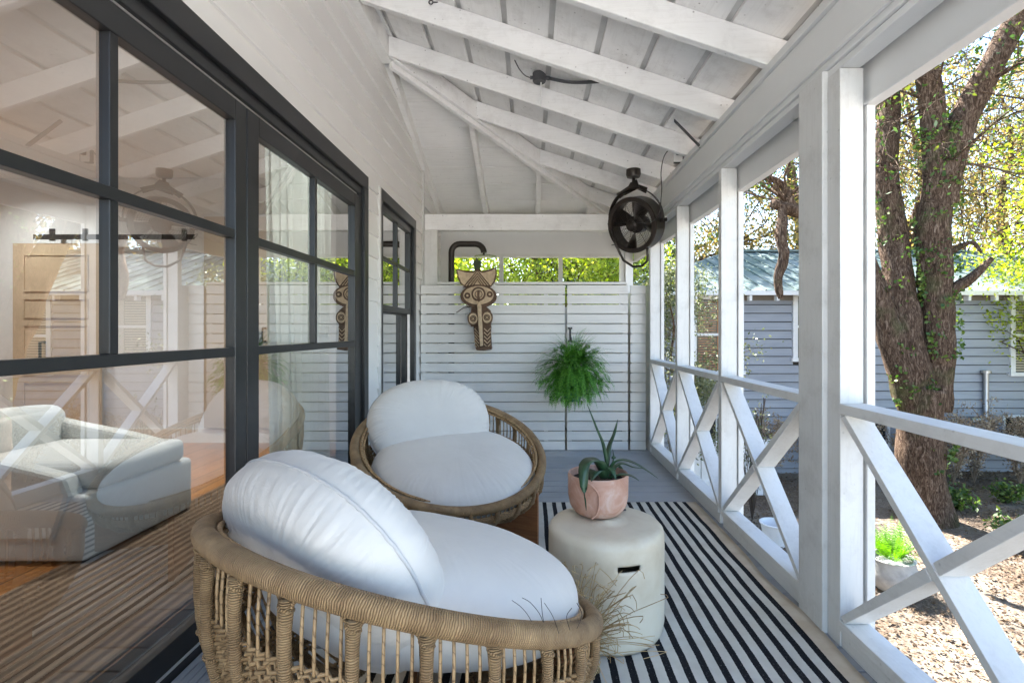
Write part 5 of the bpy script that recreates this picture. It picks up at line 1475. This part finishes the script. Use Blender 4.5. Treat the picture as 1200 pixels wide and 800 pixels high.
B = [
 ('oak_tree', 'yellowing oak behind the green roof, seen between the two slim posts', 5.6, 17.6, 13.5, 4.0, 'yleaf', 1, 12, 14, .3, .2, .28, 40),
 ('oak_tree', 'mossy grey green oak behind the roof just left of the broad post', 9.2, 18.0, 14.0, 4.2, 'yleaf', 2, 12, 11, .32, .2, .3, 60),
 ('oak_tree', 'olive green oak rising behind the left end of the metal roof', 2.6, 17.3, 12.5, 3.4, 'oakleaf', 3, 13, 16, .28, .18, .26, 20),
 ('oak_tree', 'tall thin oak with yellow leaves behind the forked trunks', 13.2, 18.0, 14.0, 4.2, 'yleaf', 4, 12, 11, .32, .2, .28, 60),
 ('oak_tree', 'dark green oak behind the roof right of the forked trunks', 17.2, 19.0, 13.5, 4.4, 'yleaf', 5, 12, 13, .32, .2, .28, 50),
 ('oak_tree', 'orange tinged oak beyond the far right roof end', 20.5, 21.5, 9.5, 4.0, 'yleaf', 6, 12, 14, .32, .2, .28, 40),
 ('leafy_tree', 'lime green spring tree at the right picture edge beside the roof', 10.3, 8.9, 7.6, 2.1, 'lime', 7, 13, 16, .2, .12, .13, 0),
 ('leafy_tree', 'bright yellow green tree seen in the middle shower wall opening', 0.1, 10.4, 6.4, 2.0, 'lime', 8, 14, 17, .22, .13, .14, 0),
 ('leafy_tree', 'yellow green tree seen in the left shower wall opening', -2.2, 11.0, 6.6, 2.2, 'lime', 9, 14, 18, .24, .14, .14, 0),
 ('leafy_tree', 'dark green tree seen in the right shower wall opening', 1.9, 12.4, 6.2, 1.9, 'oakleaf', 10, 12, 14, .22, .14, .14, 10),
 ('leafy_tree', 'small leafy tree close beside the far railing bay', 2.25, 8.0, 4.0, .75, 'shrub', 12, 12, 6, .12, .075, .05, 0),
]
for (nm, lb, x, y, h, s, lm, sd_, nb_, per, sp_, size, r0, ms) in B:
    tree(nm, lb, x, y, h, s, lm, sd_, nb_, per, sp_, size, r0, .3 if nm == 'oak_tree' else .22, ms)
# far tree line that reads as one mass
g = np.random.default_rng(77); n = 60000
th = g.uniform(-.25*PI, .62*PI, n); rad = g.uniform(30, 44, n)
X = rad*np.sin(th); Y = rad*np.cos(th); hh = 3.0+1.6*np.array([noise.noise(Vector((a*4, 0, 0))) for a in th])
Z = GZ+hh*np.sqrt(g.random(n))
V, F = leaf_quads(np.stack([X, Y, Z], 1), .55, g, 0, .7)
o = np_obj('far_woodland', V, F, M['oakleaf']); o['kind'] = 'stuff'

# shrubs ----------------------------------------------------------------------
def shrub(name, label, x, y, r, h, mat, seed, n=900, size=.05, stem='twig', cat='shrub', grp=None, z=None, upright=0):
    g = np.random.default_rng(seed); rnd = random.Random(seed); zz = gz(x, y) if z is None else z
    t = thing(name, label, cat, (x, y, zz), 0, grp); mb = MB(); tips = []
    for k in range(18):
        a = rnd.uniform(0, 2*PI); d = Vector((math.cos(a)*rnd.uniform(.1, 1)*r, math.sin(a)*rnd.uniform(.1, 1)*r, h*rnd.uniform(.6, 1)))
        P = [Vector((0, 0, 0)), d*.5+Vector((0, 0, h*.1)), d]; P = smoothpts(P, 4); mb.tube(P, .006, 4, cap=False); tips += P[2:]
        for _ in range(3):
            q = rnd.choice(P[3:]); e = q+Vector((rnd.gauss(0, .25*r), rnd.gauss(0, .25*r), rnd.uniform(.02, .25)*h)); mb.tube([q, e], .004, 4, cap=False); tips += [e, (q+e)/2]
    mb.build('stems', M[stem], t)
    T_ = np.array([tuple(p) for p in tips]); C = T_[g.integers(0, len(T_), n)]+g.normal(size=(n, 3))*r*.09
    V, F = leaf_quads(C, size, g, 0, .5); np_obj('foliage', V, F, M[mat], t)
    return t
dn = ['tall feathery', 'ragged', 'drooping', 'low tangled', 'spindly']
SG = 'dry shrubs along the house foot'
spots = [(5.1, 9.2), (5.9, 9.35), (6.9, 9.3), (7.5, 9.1), (8.1, 9.35), (8.75, 9.15), (9.35, 9.4), (9.95, 9.2), (4.3, 9.3)]
sl = ['dry brown shrub seen behind the brace just beyond the broad post', 'brown dry shrub left of the oak trunk foot', 'feathery dry shrub hidden partly behind the oak trunk', 'feathery brown shrub right beside the oak trunk', 'tall dry brown shrub below the vent pipe', 'ragged dry shrub right of the vent pipe', 'dry shrub under the low window', 'dry brown shrub at the right picture edge', 'dry brown shrub beside the small white gate']
for k, ((x, y), lb) in enumerate(zip(spots, sl)):
    shrub('dry_shrub', lb, x, y, .52, 1.22+.15*math.sin(k*2), 'dry', 100+k, 3200, .045, 'dry', grp=SG)
for k, (x, y, lb) in enumerate(((6.6, 7.9, 'low green leafy plant at the foot of the oak'), (7.6, 8.2, 'low green plant in front of the dry shrubs'), (6.35, 6.6, 'low green weeds at the right edge below the cross brace'))):
    shrub('green_plant', lb, x, y, .38, .28, 'ivy', 200+k, 700, .07, 'twig', 'plant', 'low green plants on the ground')
shrub('leafy_bush', 'pale leafy bush reaching up behind the far railing bays', 1.98, 6.95,   .40, 2.45, 'shrub', 300, 900, .05, 'twig', 'shrub')
shrub('leafy_bush', 'small low leafy bush with sprigs just above the rail beyond the third opening', 3.2, 7.4, .36, 1.75, 'shrub', 301, 350, .05, 'twig', 'shrub')

# pots outside -----------------------------------------------------------------
def outpot(name, label, p, s, fern=True):
    t = thing(name, label, 'potted plant', (p.x, p.y, gz(p.x, p.y)), 0)
    MB().lathe([(.0, .0), (.10*s, .0), (.17*s, .08*s), (.19*s, .18*s), (.165*s, .26*s), (.175*s, .28*s), (.15*s, .28*s), (.14*s, .24*s), (.0, .24*s)], n=32).build('pot', M['concrete'], t, smooth=True, autos=45)
    rnd = random.Random(8); rv = []; rf = []
    for k in range(70 if fern else 30):
        a = rnd.uniform(0, 2*PI); el = rnd.uniform(.6, 1.45)
        frond(rv, rf, Vector((math.cos(a)*.05, math.sin(a)*.05, .25*s)), Vector((math.cos(a)*math.cos(el), math.sin(a)*math.cos(el), math.sin(el))), rnd.uniform(.2, .38)*s*1.1, rnd.uniform(.2, .7), 16, .045*s, rnd)
    t_ = MB(); t_.add(rv, rf); t_.build('fronds', M['fern2'], t)
    return t
pp = at(1045, 692, 1); k = (1.2-GZ)/( (692-388)/600 ); 
outpot('fern_pot', 'round grey pot with bright green fern on the ground behind the broad post', Vector(((1045-622)/600*k, k, 0)), 1.25)
k = (1.2-GZ)/((640-388)/600)
bk = thing('plant_tub', 'pale empty tub on the ground seen through the third railing bay', 'tub', ((908-622)/600*k, k, gz((908-622)/600*k, k)))
MB().lathe([(.0, .01), (.12, .0), (.17, .26), (.185, .27), (.185, .285), (.16, .285), (.115, .03), (.0, .03)], n=28).build('tub', M['hwhite'], bk, smooth=True, autos=40)

# ------------------------------------------------------------------ world, sun, camera
w = bpy.data.worlds.new('World'); scene.world = w; w.use_nodes = True
nt_ = w.node_tree; bg = nt_.nodes['Background']; sky = nt_.nodes.new('ShaderNodeTexSky'); sky.sky_type = 'NISHITA'; sky.sun_disc = False
sunv = Vector((-.50, .866, 0))*math.cos(R(54))+Vector((0, 0, math.sin(R(54))))
sky.sun_elevation = R(54); sky.sun_rotation = math.atan2(sunv.x, sunv.y)
sky.air_density = 1.0; sky.dust_density = .6; sky.ozone_density = 1.2
nt_.links.new(sky.outputs[0], bg.inputs[0]); bg.inputs[1].default_value = .075
sl_ = bpy.data.lights.new('sun', 'SUN'); sl_.energy = 3.9; sl_.angle = R(.53); sl_.color = (1, .975, .94)
so = bpy.data.objects.new('sun', sl_); COL.objects.link(so); so.rotation_euler = sunv.to_track_quat('Z', 'Y').to_euler(); so.location = (3, 3, 8)
cam = bpy.data.cameras.new('camera'); co = bpy.data.objects.new('camera', cam); COL.objects.link(co); scene.camera = co
co.location = (0, 0, EYE); co.rotation_euler = (R(90), 0, 0)
cam.sensor_width = 36; cam.lens = 18; cam.shift_x = -22/1200; cam.shift_y = -12/1200; cam.clip_start = .05; cam.clip_end = 500
vs_ = scene.view_settings; vs_.view_transform = 'Standard'; vs_.look = 'None'; vs_.gamma = 1; vs_.exposure = 3.4; vs_.use_curve_mapping = False
cy = scene.cycles; cy.max_bounces = 10; cy.diffuse_bounces = 5; cy.glossy_bounces = 4; cy.transparent_max_bounces = 16; cy.transmission_bounces = 4
cy.use_denoising = True; cy.caustics_reflective = False; cy.caustics_refractive = False; cy.sample_clamp_indirect = 8
